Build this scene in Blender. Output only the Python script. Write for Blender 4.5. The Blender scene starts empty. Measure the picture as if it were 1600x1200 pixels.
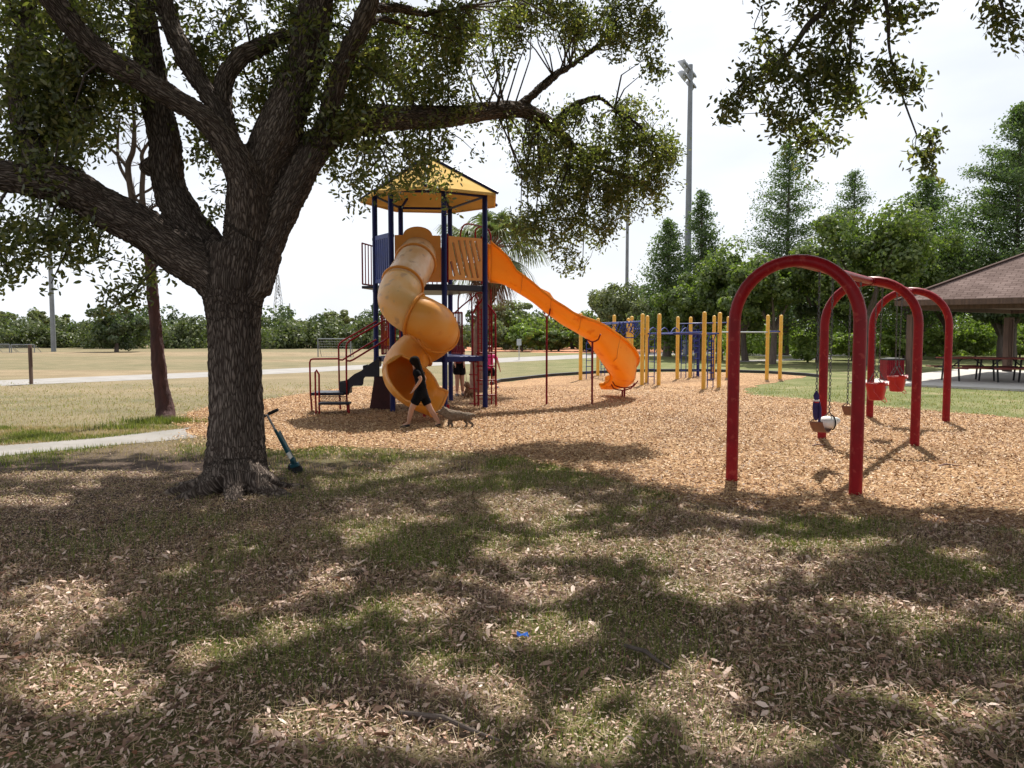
import bpy, bmesh, math, random
import numpy as np
from mathutils import Vector, Matrix, noise, Quaternion

random.seed(7)
rng = np.random.default_rng(11)
C = bpy.context.scene.collection
S = bpy.context.scene
R = math.radians

# ------------------------------------------------------------------ camera
F = 1250.0                       # focal length in pixels of the 1600 px wide photograph
H = 1.7                          # eye height
PITCH = math.atan(84 / F)
cam = bpy.data.cameras.new('camera'); cam.sensor_width = 36; cam.lens = 36 * F / 1600
cam.clip_start = 0.05; cam.clip_end = 3000
camo = bpy.data.objects.new('camera', cam); C.objects.link(camo)
camo.location = (0, 0, H); camo.rotation_euler = (R(90) - PITCH, 0, 0)
S.camera = camo

def ray(px, py):
    u = (px - 800) / F; v = (600 - py) / F
    c, s = math.cos(PITCH), math.sin(PITCH)
    return Vector((u, c + v * s, -s + v * c))
def at(px, py, Y):
    """the point that stands at distance Y in front of the viewer"""
    d = ray(px, py); return Vector((0, 0, H)) + d * (Y / d.y)
def gp(px, py, z=0.0):
    d = ray(px, py); return Vector((0, 0, H)) + d * ((z - H) / d.z)

# ------------------------------------------------------------------ world, sun
SUNV = Vector((0.47, 1.6, 2.4)).normalized()          # towards the sun
ELEV = math.asin(SUNV.z); AZ = math.atan2(SUNV.x, SUNV.y)
w = bpy.data.worlds.new('World'); S.world = w; w.use_nodes = True
nt = w.node_tree; nt.nodes.clear()
out = nt.nodes.new('ShaderNodeOutputWorld'); bg = nt.nodes.new('ShaderNodeBackground')
sky = nt.nodes.new('ShaderNodeTexSky'); sky.sky_type = 'NISHITA'; sky.sun_disc = False
sky.sun_elevation = ELEV; sky.sun_rotation = AZ; sky.dust_density = 2.0; sky.air_density = 1.0
tc = nt.nodes.new('ShaderNodeTexCoord')
mp = nt.nodes.new('ShaderNodeMapping'); mp.inputs['Scale'].default_value = (1, 1, 2.6)
nz = nt.nodes.new('ShaderNodeTexNoise'); nz.inputs['Scale'].default_value = 2.6; nz.inputs['Detail'].default_value = 7
cr = nt.nodes.new('ShaderNodeValToRGB')
cr.color_ramp.elements[0].position = 0.36; cr.color_ramp.elements[0].color = (0.68, 0.68, 0.68, 1)
cr.color_ramp.elements[1].position = 0.56; cr.color_ramp.elements[1].color = (0.93, 0.93, 0.93, 1)
mx = nt.nodes.new('ShaderNodeMix'); mx.data_type = 'RGBA'
mx.inputs[7].default_value = (12.9, 13.4, 14.3, 1)
nt.links.new(tc.outputs['Generated'], mp.inputs[0]); nt.links.new(mp.outputs[0], nz.inputs['Vector'])
nt.links.new(nz.outputs['Fac'], cr.inputs[0]); nt.links.new(cr.outputs[0], mx.inputs[0])
nt.links.new(sky.outputs[0], mx.inputs[6]); nt.links.new(mx.outputs[2], bg.inputs[0])
bg.inputs[1].default_value = 0.060
nt.links.new(bg.outputs[0], out.inputs[0])
sl = bpy.data.lights.new('sun', 'SUN'); sl.energy = 5.0; sl.angle = R(0.5); sl.color = (1.0, 0.95, 0.86)
so = bpy.data.objects.new('sun', sl); C.objects.link(so)
so.rotation_euler = (-SUNV).to_track_quat('-Z', 'Y').to_euler()
S.view_settings.view_transform = 'Standard'; S.view_settings.look = 'None'
S.view_settings.exposure = 0.5; S.view_settings.gamma = 1.0
S.cycles.max_bounces = 6; S.cycles.transparent_max_bounces = 4
S.cycles.diffuse_bounces = 3; S.cycles.glossy_bounces = 2; S.cycles.transmission_bounces = 3

# ------------------------------------------------------------------ materials
MATS = {}
def N(t, k): return t.nodes.new('ShaderNode' + k)
def mat(name, c1, c2=None, scale=6.0, rough=0.7, bump=0.0, bscale=None, detail=5, c3=None, stretch=None, spec=0.5,
        lo=0.35, hi=0.65, dist=0.0, trans=0.0):
    """principled surface whose colour wanders between c1, c2 (and spots of c3) with noise in object space"""
    m = bpy.data.materials.new(name); m.use_nodes = True; t = m.node_tree
    b = t.nodes['Principled BSDF']; b.inputs['Roughness'].default_value = rough
    b.inputs['Specular IOR Level'].default_value = spec
    co = N(t, 'TexCoord'); vec = co.outputs['Object']
    if stretch:
        q = N(t, 'Mapping'); q.inputs['Scale'].default_value = stretch; t.links.new(vec, q.inputs[0]); vec = q.outputs[0]
    if c2 is None: c2 = tuple(x * 0.75 for x in c1)
    n = N(t, 'TexNoise'); n.inputs['Scale'].default_value = scale; n.inputs['Detail'].default_value = detail
    n.inputs['Distortion'].default_value = dist
    t.links.new(vec, n.inputs['Vector'])
    r = N(t, 'ValToRGB'); r.color_ramp.elements[0].position = lo; r.color_ramp.elements[1].position = hi
    r.color_ramp.elements[0].color = (*c2, 1); r.color_ramp.elements[1].color = (*c1, 1)
    t.links.new(n.outputs['Fac'], r.inputs[0]); col = r.outputs[0]
    if c3 is not None:
        n2 = N(t, 'TexNoise'); n2.inputs['Scale'].default_value = scale * 2.7; n2.inputs['Detail'].default_value = 4
        t.links.new(vec, n2.inputs['Vector'])
        r2 = N(t, 'ValToRGB'); r2.color_ramp.elements[0].position = 0.60; r2.color_ramp.elements[1].position = 0.68
        t.links.new(n2.outputs['Fac'], r2.inputs[0])
        x = N(t, 'Mix'); x.data_type = 'RGBA'; x.inputs[7].default_value = (*c3, 1)
        t.links.new(r2.outputs[0], x.inputs[0]); t.links.new(col, x.inputs[6]); col = x.outputs[2]
    t.links.new(col, b.inputs['Base Color'])
    if trans:                                  # moulded plastic lets some light through
        tr = N(t, 'BsdfTranslucent'); t.links.new(col, tr.inputs[0]); ms = N(t, 'MixShader'); ms.inputs[0].default_value = trans
        t.links.new(b.outputs[0], ms.inputs[1]); t.links.new(tr.outputs[0], ms.inputs[2]); t.links.new(ms.outputs[0], t.nodes['Material Output'].inputs[0])
    if bump:
        n3 = N(t, 'TexNoise'); n3.inputs['Scale'].default_value = bscale or scale * 6; n3.inputs['Detail'].default_value = 4
        t.links.new(vec, n3.inputs['Vector'])
        bp = N(t, 'Bump'); bp.inputs['Strength'].default_value = bump; bp.inputs['Distance'].default_value = 0.02
        t.links.new(n3.outputs['Fac'], bp.inputs['Height']); t.links.new(bp.outputs[0], b.inputs['Normal'])
    MATS[name] = m; return m

def leafmat(name, cols, trans=0.35, rough=0.5, tcol=None, gloss=0.04):
    """leaf: colour picked per leaf from a face attribute, part of the light goes through"""
    m = bpy.data.materials.new(name); m.use_nodes = True; t = m.node_tree; t.nodes.clear()
    o = N(t, 'OutputMaterial'); a = N(t, 'Attribute'); a.attribute_name = 'rnd'
    r = N(t, 'ValToRGB'); e = r.color_ramp.elements
    while len(e) < len(cols): e.new(0.5)
    for i, c in enumerate(cols): e[i].position = i / (len(cols) - 1); e[i].color = (*c, 1)
    t.links.new(a.outputs['Fac'], r.inputs[0])
    d = N(t, 'BsdfDiffuse'); t.links.new(r.outputs[0], d.inputs[0]); last = d.outputs[0]
    if trans:
        tr = N(t, 'BsdfTranslucent')
        g = N(t, 'Mix'); g.data_type = 'RGBA'; g.blend_type = 'MULTIPLY'; g.inputs[0].default_value = 1
        g.inputs[7].default_value = (*(tcol or (1.5, 1.7, 0.8)), 1)
        t.links.new(r.outputs[0], g.inputs[6]); t.links.new(g.outputs[2], tr.inputs[0])
        x = N(t, 'MixShader'); x.inputs[0].default_value = trans
        t.links.new(last, x.inputs[1]); t.links.new(tr.outputs[0], x.inputs[2]); last = x.outputs[0]
    if gloss:
        gl = N(t, 'BsdfGlossy'); gl.inputs['Roughness'].default_value = rough
        x = N(t, 'MixShader'); x.inputs[0].default_value = gloss
        t.links.new(last, x.inputs[1]); t.links.new(gl.outputs[0], x.inputs[2]); last = x.outputs[0]
    t.links.new(last, o.inputs[0]); MATS[name] = m; return m

mat('red_paint', (0.30, 0.007, 0.013), (0.23, 0.006, 0.011), 5, 0.38, 0.04, 60, c3=(0.36, 0.04, 0.035), spec=0.22)
mat('dark_red_paint', (0.22, 0.008, 0.016), (0.16, 0.006, 0.012), 7, 0.45, spec=0.2)
mat('blue_paint', (0.007, 0.013, 0.115), (0.005, 0.010, 0.085), 4, 0.4, spec=0.25)
mat('light_blue_paint', (0.018, 0.04, 0.26), (0.012, 0.028, 0.18), 8, 0.4, spec=0.3)
mat('grey_paint', (0.42, 0.44, 0.46), (0.33, 0.35, 0.37), 6, 0.45)
mat('yellow_paint', (0.74, 0.41, 0.05), (0.67, 0.35, 0.04), 3, 0.4, c3=(0.7, 0.42, 0.1))
mat('tube_mid', (0.88, 0.45, 0.11), (0.88, 0.58, 0.27), 1.7, 0.34, 0.05, 25, c3=(0.66, 0.38, 0.18), lo=0.3, hi=0.62, trans=0.22)
mat('tube_plastic', (0.90, 0.38, 0.035), (0.88, 0.50, 0.15), 1.3, 0.36, 0.05, 25, c3=(0.84, 0.38, 0.08), lo=0.3, hi=0.62, trans=0.28)
mat('tube_faded', (0.84, 0.62, 0.42), (0.76, 0.44, 0.22), 2.4, 0.22, 0.05, 25, c3=(0.55, 0.34, 0.22), stretch=(1, 1, 0.6), trans=0.12)
mat('tube_collar', (0.76, 0.32, 0.05), (0.70, 0.26, 0.035), 3, 0.35, trans=0.2)
mat('slide_plastic', (0.88, 0.42, 0.04), (0.86, 0.37, 0.028), 1.4, 0.36, 0.03, 30, c3=(0.76, 0.28, 0.02), trans=0.38, detail=8)
mat('panel_plastic', (0.76, 0.34, 0.07), (0.72, 0.29, 0.05), 3, 0.4, trans=0.15)
mat('roof_plastic', (0.74, 0.51, 0.19), (0.66, 0.44, 0.15), 2, 0.9, trans=0.12, spec=0.03)
mat('black_rubber', (0.02, 0.02, 0.022), (0.012, 0.012, 0.014), 8, 0.6, 0.1, 80)
mat('deck_coating', (0.012, 0.013, 0.03), (0.008, 0.009, 0.02), 8, 0.42, 0.1, 60, spec=0.35)
mat('steel', (0.45, 0.46, 0.48), (0.34, 0.35, 0.37), 5, 0.45)
mat('chain_steel', (0.10, 0.10, 0.11), (0.06, 0.06, 0.065), 20, 0.5)
mat('galvanised', (0.19, 0.205, 0.22), (0.15, 0.16, 0.175), 2, 0.55)
mat('white_plastic', (0.8, 0.8, 0.78), (0.7, 0.7, 0.68), 5, 0.5)
mat('concrete', (0.30, 0.28, 0.265), (0.235, 0.22, 0.205), 1.3, 0.9, 0.25, 40, detail=9, c3=(0.24, 0.22, 0.19))
mat('white_concrete', (0.50, 0.475, 0.44), (0.42, 0.40, 0.37), 1.2, 0.9, 0.2, 40)
mat('wood_brown', (0.13, 0.08, 0.06), (0.085, 0.052, 0.04), 3, 0.85, 0.4, 30, stretch=(6, 6, 0.6))
mat('stained_wood', (0.24, 0.05, 0.035), (0.17, 0.035, 0.028), 4, 0.7)
mat('dark_maroon', (0.055, 0.012, 0.012), (0.035, 0.008, 0.008), 6, 0.6, spec=0.2)
mat('clay', (0.50, 0.22, 0.11), (0.44, 0.19, 0.10), 0.3, 0.95)
mat('skin', (0.50, 0.27, 0.18), (0.46, 0.24, 0.16), 8, 0.55)
mat('black_cloth', (0.010, 0.010, 0.013), (0.006, 0.006, 0.008), 9, 0.95, 0.3, 30, spec=0.1)
mat('black_hair', (0.008, 0.006, 0.005), (0.014, 0.010, 0.008), 20, 0.85, 0.5, 90, stretch=(4, 4, 0.5), spec=0.08)
mat('brown_hair', (0.06, 0.03, 0.018), (0.04, 0.022, 0.014), 20, 0.5)
mat('maroon_cloth', (0.16, 0.02, 0.03), (0.12, 0.015, 0.024), 9, 0.85)
mat('pink_cloth', (0.62, 0.03, 0.20), (0.52, 0.025, 0.17), 6, 0.8)
mat('navy_cloth', (0.035, 0.022, 0.14), (0.025, 0.016, 0.09), 9, 0.8)
mat('shoe', (0.015, 0.015, 0.017), (0.01, 0.01, 0.012), 9, 0.6)
mat('grey_fur', (0.25, 0.19, 0.14), (0.15, 0.11, 0.08), 22, 0.95, 1.0, 70)
mat('tan_fur', (0.28, 0.15, 0.08), (0.18, 0.09, 0.05), 22, 0.95, 1.0, 70)
mat('teal_paint', (0.01, 0.10, 0.13), (0.008, 0.07, 0.10), 8, 0.4)
mat('faded_belt', (0.20, 0.09, 0.07), (0.15, 0.065, 0.05), 8, 0.6)
mat('bright_red_plastic', (0.50, 0.012, 0.016), (0.42, 0.01, 0.013), 8, 0.4)
mat('blue_foil', (0.03, 0.14, 0.5), (0.02, 0.09, 0.4), 30, 0.3)
mat('dead_bark', (0.085, 0.036, 0.034), (0.05, 0.022, 0.022), 4, 0.9, 0.8, 18, stretch=(3, 3, 0.7))
mat('grey_bark', (0.13, 0.10, 0.085), (0.08, 0.06, 0.05), 4, 0.9, 0.8, 18, stretch=(3, 3, 0.7))
mat('palm_bark', (0.24, 0.14, 0.11), (0.15, 0.085, 0.065), 5, 0.9, 0.8, 14)
mat('twig_bark', (0.075, 0.058, 0.05), (0.05, 0.038, 0.034), 8, 0.9)

# oak bark: vertical plates and furrows read from the 'bark' attribute (round the limb, along the limb)
m = mat('oak_bark', (0.1, 0.08, 0.07)); t = m.node_tree; b = t.nodes['Principled BSDF']
for nd in list(t.nodes):
    if nd != b and nd.bl_idname != 'ShaderNodeOutputMaterial': t.nodes.remove(nd)
b.inputs['Roughness'].default_value = 0.95; b.inputs['Specular IOR Level'].default_value = 0.15
a = N(t, 'Attribute'); a.attribute_name = 'bark'
nz = N(t, 'TexNoise'); nz.inputs['Scale'].default_value = 9; nz.inputs['Detail'].default_value = 3
mxv = N(t, 'Vectormath' if False else 'VectorMath'); mxv.operation = 'MULTIPLY_ADD'; mxv.inputs[1].default_value = (0.10, 0.10, 0.05)
t.links.new(a.outputs['Vector'], nz.inputs['Vector']); t.links.new(nz.outputs['Color'], mxv.inputs[0]); t.links.new(a.outputs['Vector'], mxv.inputs[2])
vo = N(t, 'TexVoronoi'); vo.feature = 'DISTANCE_TO_EDGE'; vo.inputs['Scale'].default_value = 46
t.links.new(mxv.outputs[0], vo.inputs['Vector'])
r = N(t, 'ValToRGB'); r.color_ramp.elements[0].position = 0.0; r.color_ramp.elements[1].position = 0.30
r.color_ramp.elements[0].color = (0.04, 0.029, 0.025, 1); r.color_ramp.elements[1].color = (0.25, 0.21, 0.185, 1)
t.links.new(vo.outputs['Distance'], r.inputs[0])
n4 = N(t, 'TexNoise'); n4.inputs['Scale'].default_value = 3; n4.inputs['Detail'].default_value = 6
t.links.new(a.outputs['Vector'], n4.inputs['Vector'])
r4 = N(t, 'ValToRGB'); r4.color_ramp.elements[0].position = 0.3; r4.color_ramp.elements[1].position = 0.7
r4.color_ramp.elements[0].color = (0.6, 0.56, 0.55, 1); r4.color_ramp.elements[1].color = (1.25, 1.2, 1.15, 1)
t.links.new(n4.outputs['Fac'], r4.inputs[0])
xx = N(t, 'Mix'); xx.data_type = 'RGBA'; xx.blend_type = 'MULTIPLY'; xx.inputs[0].default_value = 1
t.links.new(r.outputs[0], xx.inputs[6]); t.links.new(r4.outputs[0], xx.inputs[7]); t.links.new(xx.outputs[2], b.inputs['Base Color'])
bp = N(t, 'Bump'); bp.inputs['Strength'].default_value = 1.0; bp.inputs['Distance'].default_value = 0.05
t.links.new(vo.outputs['Distance'], bp.inputs['Height']); t.links.new(bp.outputs[0], b.inputs['Normal'])

leafmat('oak_leaf', [(0.055, 0.070, 0.024), (0.095, 0.115, 0.036), (0.15, 0.165, 0.052), (0.22, 0.20, 0.072)], 0.5, 0.3, tcol=(1.4, 1.55, .75), gloss=.06)
leafmat('cypress_leaf', [(0.045, 0.08, 0.026), (0.08, 0.122, 0.04), (0.12, 0.16, 0.055)], 0.4)
leafmat('green_leaf', [(0.055, 0.088, 0.02), (0.10, 0.138, 0.032), (0.16, 0.195, 0.05)], 0.42)
leafmat('bright_leaf', [(0.10, 0.16, 0.025), (0.16, 0.22, 0.04), (0.22, 0.27, 0.06)], 0.4)
leafmat('dark_leaf', [(0.04, 0.062, 0.026), (0.06, 0.085, 0.034), (0.09, 0.115, 0.045)], 0.35)
leafmat('olive_leaf', [(0.10, 0.12, 0.05), (0.15, 0.17, 0.075), (0.20, 0.21, 0.10)], 0.35)
leafmat('mangrove_leaf', [(0.055, 0.075, 0.028), (0.085, 0.108, 0.04), (0.13, 0.14, 0.06)], 0.3)
leafmat('palm_leaf', [(0.06, 0.085, 0.03), (0.11, 0.14, 0.06), (0.18, 0.20, 0.11)], 0.3)
leafmat('dead_frond', [(0.16, 0.10, 0.06), (0.24, 0.15, 0.10), (0.30, 0.20, 0.14)], 0.15, tcol=(1, .9, .7))
leafmat('litter_leaf', [(0.08, 0.04, 0.026), (0.19, 0.105, 0.068), (0.36, 0.225, 0.165), (0.55, 0.39, 0.305), (0.74, 0.57, 0.48), (0.40, 0.20, 0.125)], 0.12, tcol=(1.1, .9, .7), gloss=0.05)
leafmat('grass_blade', [(0.075, 0.11, 0.016), (0.145, 0.185, 0.03), (0.26, 0.275, 0.065), (0.34, 0.25, 0.14), (0.50, 0.385, 0.25)], 0.3, tcol=(1.2, 1.3, .8))
leafmat('wood_chip', [(0.12, 0.055, 0.028), (0.29, 0.155, 0.076), (0.47, 0.29, 0.145), (0.69, 0.49, 0.28), (0.34, 0.195, 0.10)], 0)

# ------------------------------------------------------------------ mesh helpers
class MB:
    def __init__(s): s.v = []; s.f = []
    def add(s, vs, fs):
        k = len(s.v); s.v += [Vector(p) for p in vs]; s.f += [tuple(i + k for i in q) for q in fs]; return s
    def box(s, c, d, rz=0, M=None):
        hx, hy, hz = d[0] / 2, d[1] / 2, d[2] / 2
        vs = [Vector((x, y, z)) for x in (-hx, hx) for y in (-hy, hy) for z in (-hz, hz)]
        Mt = M if M is not None else Matrix.Rotation(rz, 3, 'Z')
        vs = [Mt @ p + Vector(c) for p in vs]
        return s.add(vs, [(0, 1, 3, 2), (4, 6, 7, 5), (0, 4, 5, 1), (2, 3, 7, 6), (0, 2, 6, 4), (1, 5, 7, 3)])
    def beam(s, a, b, wd, ht, up=(0, 0, 1)):
        a = Vector(a); b = Vector(b); d = (b - a); L = d.length; d.normalize()
        side = d.cross(Vector(up)); side.normalize(); u = side.cross(d)
        M = Matrix((d, side, u)).transposed()
        return s.box((a + b) / 2, (L, wd, ht), M=M)
    def prism(s, poly, z0, z1):
        n = len(poly); vs = [(p[0], p[1], z0) for p in poly] + [(p[0], p[1], z1) for p in poly]
        fs = [tuple(range(n))[::-1], tuple(range(n, 2 * n))] + [(i, (i + 1) % n, n + (i + 1) % n, n + i) for i in range(n)]
        return s.add(vs, fs)
    def plate(s, pts, thick):
        """a flat outline given in 3-D, thickened along its normal"""
        pts = [Vector(p) for p in pts]; n = len(pts)
        nr = Vector((0, 0, 0))
        for i in range(n): nr += (pts[i] - pts[0]).cross(pts[(i + 1) % n] - pts[0])
        nr.normalize(); o = nr * thick / 2
        vs = [p + o for p in pts] + [p - o for p in pts]
        return s.add(vs, [tuple(range(n)), tuple(range(n, 2 * n))[::-1]] + [((i + 1) % n, i, n + i, n + (i + 1) % n) for i in range(n)])
    def tube(s, pts, rad, seg=10, caps=True, closed=False):
        pts = [Vector(p) for p in pts]; n = len(pts)
        if not hasattr(rad, '__len__'): rad = [rad] * n
        up = None; rings = []
        for i, p in enumerate(pts):
            a = pts[i - 1] if (i or closed) else p; b_ = pts[(i + 1) % n] if (i < n - 1 or closed) else p
            d = (b_ - a)
            if d.length < 1e-9: d = Vector((0, 0, 1))
            d.normalize()
            if up is None:
                up = Vector((0, 0, 1)) if abs(d.z) < 0.9 else Vector((1, 0, 0))
            x = d.cross(up); x.normalize(); y = d.cross(x) * -1; up = y
            rings.append([p + (x * math.cos(2 * math.pi * k / seg) + y * math.sin(2 * math.pi * k / seg)) * rad[i] for k in range(seg)])
        vs = [q for r_ in rings for q in r_]; fs = []
        m_ = n if closed else n - 1
        for i in range(m_):
            j = (i + 1) % n
            for k in range(seg):
                l = (k + 1) % seg; fs.append((i * seg + k, j * seg + k, j * seg + l, i * seg + l))
        if caps and not closed:
            fs.append(tuple(range(seg))); fs.append(tuple((n - 1) * seg + k for k in range(seg))[::-1])
        return s.add(vs, fs)
    def rod(s, a, b, r, seg=8): return s.tube([a, b], r, seg)
    def ball(s, c, r, seg=12, rings=8, sc=(1, 1, 1)):
        c = Vector(c); vs = [c + Vector((0, 0, r * sc[2]))]; fs = []
        for i in range(1, rings):
            th = math.pi * i / rings
            for k in range(seg):
                ph = 2 * math.pi * k / seg
                vs.append(c + Vector((r * sc[0] * math.sin(th) * math.cos(ph), r * sc[1] * math.sin(th) * math.sin(ph), r * sc[2] * math.cos(th))))
        vs.append(c - Vector((0, 0, r * sc[2]))); L = len(vs) - 1
        for k in range(seg):
            l = (k + 1) % seg; fs.append((0, 1 + k, 1 + l)); fs.append((L, L - seg + l, L - seg + k))
            for i in range(rings - 2): fs.append((1 + i * seg + k, 1 + (i + 1) * seg + k, 1 + (i + 1) * seg + l, 1 + i * seg + l))
        return s.add(vs, fs)
    def lathe(s, base, prof, seg=16):
        base = Vector(base)
        return s.tube_profile(base, prof, seg)
    def tube_profile(s, base, prof, seg):
        vs = []; fs = []
        for (r_, z) in prof:
            for k in range(seg): vs.append(base + Vector((r_ * math.cos(2 * math.pi * k / seg), r_ * math.sin(2 * math.pi * k / seg), z)))
        for i in range(len(prof) - 1):
            for k in range(seg):
                l = (k + 1) % seg; fs.append((i * seg + k, i * seg + l, (i + 1) * seg + l, (i + 1) * seg + k))
        fs.append(tuple(range(seg))[::-1]); fs.append(tuple((len(prof) - 1) * seg + k for k in range(seg)))
        return s.add(vs, fs)

def tag(o, label=None, cat=None, group=None, kind=None):
    if label: o['label'] = label
    if cat: o['category'] = cat
    if group: o['group'] = group
    if kind: o['kind'] = kind
    return o
def wloc(p):
    v = Vector((0, 0, 0))
    while p is not None: v += p.location; p = p.parent
    return v
def empty(name, loc, label, cat, group=None):
    o = bpy.data.objects.new(name, None); o.location = loc; o.empty_display_size = 0.1; C.objects.link(o)
    return tag(o, label, cat, group)
def obj(name, mb, material, parent=None, smooth=True, bevel=0, origin=None, label=None, angle=40):
    """link the collected shapes as one mesh; its vertices are given in world space"""
    me = bpy.data.meshes.new(name)
    off = wloc(parent) if parent is not None else Vector(origin or (0, 0, 0))
    me.from_pydata([tuple(p - off) for p in mb.v], [], mb.f)
    me.materials.append(MATS[material] if isinstance(material, str) else material)
    bm = bmesh.new(); bm.from_mesh(me); bmesh.ops.recalc_face_normals(bm, faces=bm.faces); bm.to_mesh(me); bm.free()
    if smooth:
        me.polygons.foreach_set('use_smooth', [True] * len(me.polygons)); me.set_sharp_from_angle(angle=R(angle))
    o = bpy.data.objects.new(name, me); C.objects.link(o)
    if parent is not None: o.parent = parent
    else: o.location = off
    if bevel:
        md = o.modifiers.new('bevel', 'BEVEL'); md.width = bevel; md.segments = 2; md.limit_method = 'ANGLE'
    if label: o['label'] = label
    return o
def np_mesh(name, V, k, material, parent=None, rnd=None, origin=(0, 0, 0)):
    """many separate k-cornered faces as one mesh; V is (n*k, 3) in world space"""
    n = len(V) // k; me = bpy.data.meshes.new(name)
    off = np.array(wloc(parent)) if parent is not None else np.array(origin)
    me.vertices.add(n * k); me.vertices.foreach_set('co', (V - off).astype(np.float32).ravel())
    me.loops.add(n * k); me.loops.foreach_set('vertex_index', np.arange(n * k, dtype=np.int32))
    me.polygons.add(n); me.polygons.foreach_set('loop_start', np.arange(0, n * k, k, dtype=np.int32))
    me.update(calc_edges=True)
    if rnd is None: rnd = rng.random(n)
    at_ = me.attributes.new('rnd', 'FLOAT', 'FACE'); at_.data.foreach_set('value', rnd.astype(np.float32))
    me.materials.append(MATS[material]); me.validate()
    o = bpy.data.objects.new(name, me); C.objects.link(o)
    if parent is not None: o.parent = parent
    else: o.location = tuple(origin)
    return o
def unit(a): return a / (np.linalg.norm(a, axis=1, keepdims=True) + 1e-9)
def rdir(n): return unit(rng.normal(size=(n, 3)))
LEAF6 = np.array([(-0.5, 0), (-0.2, 0.42), (0.2, 0.5), (0.5, 0), (0.2, -0.5), (-0.2, -0.42)])
DIAM = np.array([(-0.5, 0), (0.05, 0.5), (0.5, 0), (0.05, -0.5)])
QUAD = np.array([(-0.5, -0.5), (0.5, -0.5), (0.5, 0.5), (-0.5, 0.5)])
TRI = np.array([(0, -0.5), (1, 0), (0, 0.5)])
def leaves(P, A, B, L, W, shape=LEAF6, curl=0.0):
    """P centres, A length directions, B width directions, L, W sizes -> (n*k,3)"""
    k = len(shape); L = np.asarray(L).reshape(-1, 1, 1) * np.ones((len(P), 1, 1)); W = np.asarray(W).reshape(-1, 1, 1) * np.ones((len(P), 1, 1))
    V = P[:, None, :] + A[:, None, :] * shape[None, :, 0:1] * L + B[:, None, :] * shape[None, :, 1:2] * W
    if curl:
        Nn = np.cross(A, B)[:, None, :]
        V = V + Nn * (np.abs(shape[None, :, 1:2]) * W * curl)
    return V.reshape(-1, 3)
def frame_from_normal(Nn):
    T = rdir(len(Nn)); A = unit(np.cross(Nn, T)); B = np.cross(Nn, A); return A, B
def skin(name, nodes, edges, material, parent, sub=2, root=0):
    """one continuous surface grown round a skeleton: nodes = [(point, radius or (rx, ry))]"""
    me = bpy.data.meshes.new(name + '_cage'); off = wloc(parent)
    me.from_pydata([tuple(Vector(p) - off) for p, _ in nodes], edges, [])
    o = bpy.data.objects.new(name, me); C.objects.link(o)
    sk = o.modifiers.new('skin', 'SKIN'); sk.use_smooth_shade = True; sk.branch_smoothing = 0.4
    for i, (_, r_) in enumerate(nodes):
        d = me.skin_vertices[0].data[i]; d.radius = tuple(k_ * 1.17 for k_ in r_) if hasattr(r_, '__len__') else (r_ * 1.17, r_ * 1.17); d.use_root = (i == root)
    ss = o.modifiers.new('sub', 'SUBSURF'); ss.levels = sub; ss.render_levels = sub
    bpy.context.view_layer.update()
    dg = bpy.context.evaluated_depsgraph_get(); m2 = bpy.data.meshes.new_from_object(o.evaluated_get(dg))
    o.modifiers.clear(); o.data = m2; m2.materials.clear(); m2.materials.append(MATS[material])
    m2.polygons.foreach_set('use_smooth', [True] * len(m2.polygons)); o.parent = parent
    bpy.data.meshes.remove(me); return o
def chain_edges(*chains):
    e = []
    for c in chains: e += [(c[i], c[i + 1]) for i in range(len(c) - 1)]
    return e
def catmull(pts, n=6):
    pts = [Vector(p) for p in pts]; P = [pts[0] * 2 - pts[1]] + pts + [pts[-1] * 2 - pts[-2]]; o = []
    for i in range(1, len(P) - 2):
        for j in range(n):
            t = j / n; a, b_, c, d = P[i - 1], P[i], P[i + 1], P[i + 2]
            o.append(0.5 * ((2 * b_) + (c - a) * t + (2 * a - 5 * b_ + 4 * c - d) * t * t + (3 * b_ - a - 3 * c + d) * t ** 3))
    o.append(pts[-1]); return o
def lerp_list(vals, n=6):
    o = []
    for i in range(len(vals) - 1):
        for j in range(n): o.append(vals[i] + (vals[i + 1] - vals[i]) * j / n)
    o.append(vals[-1]); return o
# ================================================================== ground
def sheet(name, poly, z, material, kind='structure', jag=0.0, step=0.4):
    pts = []
    n = len(poly)
    for i in range(n):
        a = Vector(poly[i]); b_ = Vector(poly[(i + 1) % n]); L = (b_ - a).length; k = max(1, int(L / step)) if jag else 1
        for j in range(k):
            p = a.lerp(b_, j / k)
            if jag:
                q = noise.noise_vector(Vector((p.x * 1.7, p.y * 1.7, 3.1))) * jag + noise.noise_vector(Vector((p.x * 6, p.y * 6, 9))) * jag * 0.5
                p = p + Vector((q.x, q.y, 0))
            pts.append(p)
    bm = bmesh.new(); vs = [bm.verts.new((p.x, p.y, 0)) for p in pts]; f = bm.faces.new(vs)
    bmesh.ops.triangulate(bm, faces=[f]); bmesh.ops.recalc_face_normals(bm, faces=bm.faces)
    me = bpy.data.meshes.new(name); bm.to_mesh(me); bm.free()
    if me.polygons[0].normal.z < 0: me.flip_normals()
    me.materials.append(MATS[material]); o = bpy.data.objects.new(name, me); o.location = (0, 0, z); C.objects.link(o)
    o['kind'] = kind; return o

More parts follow.
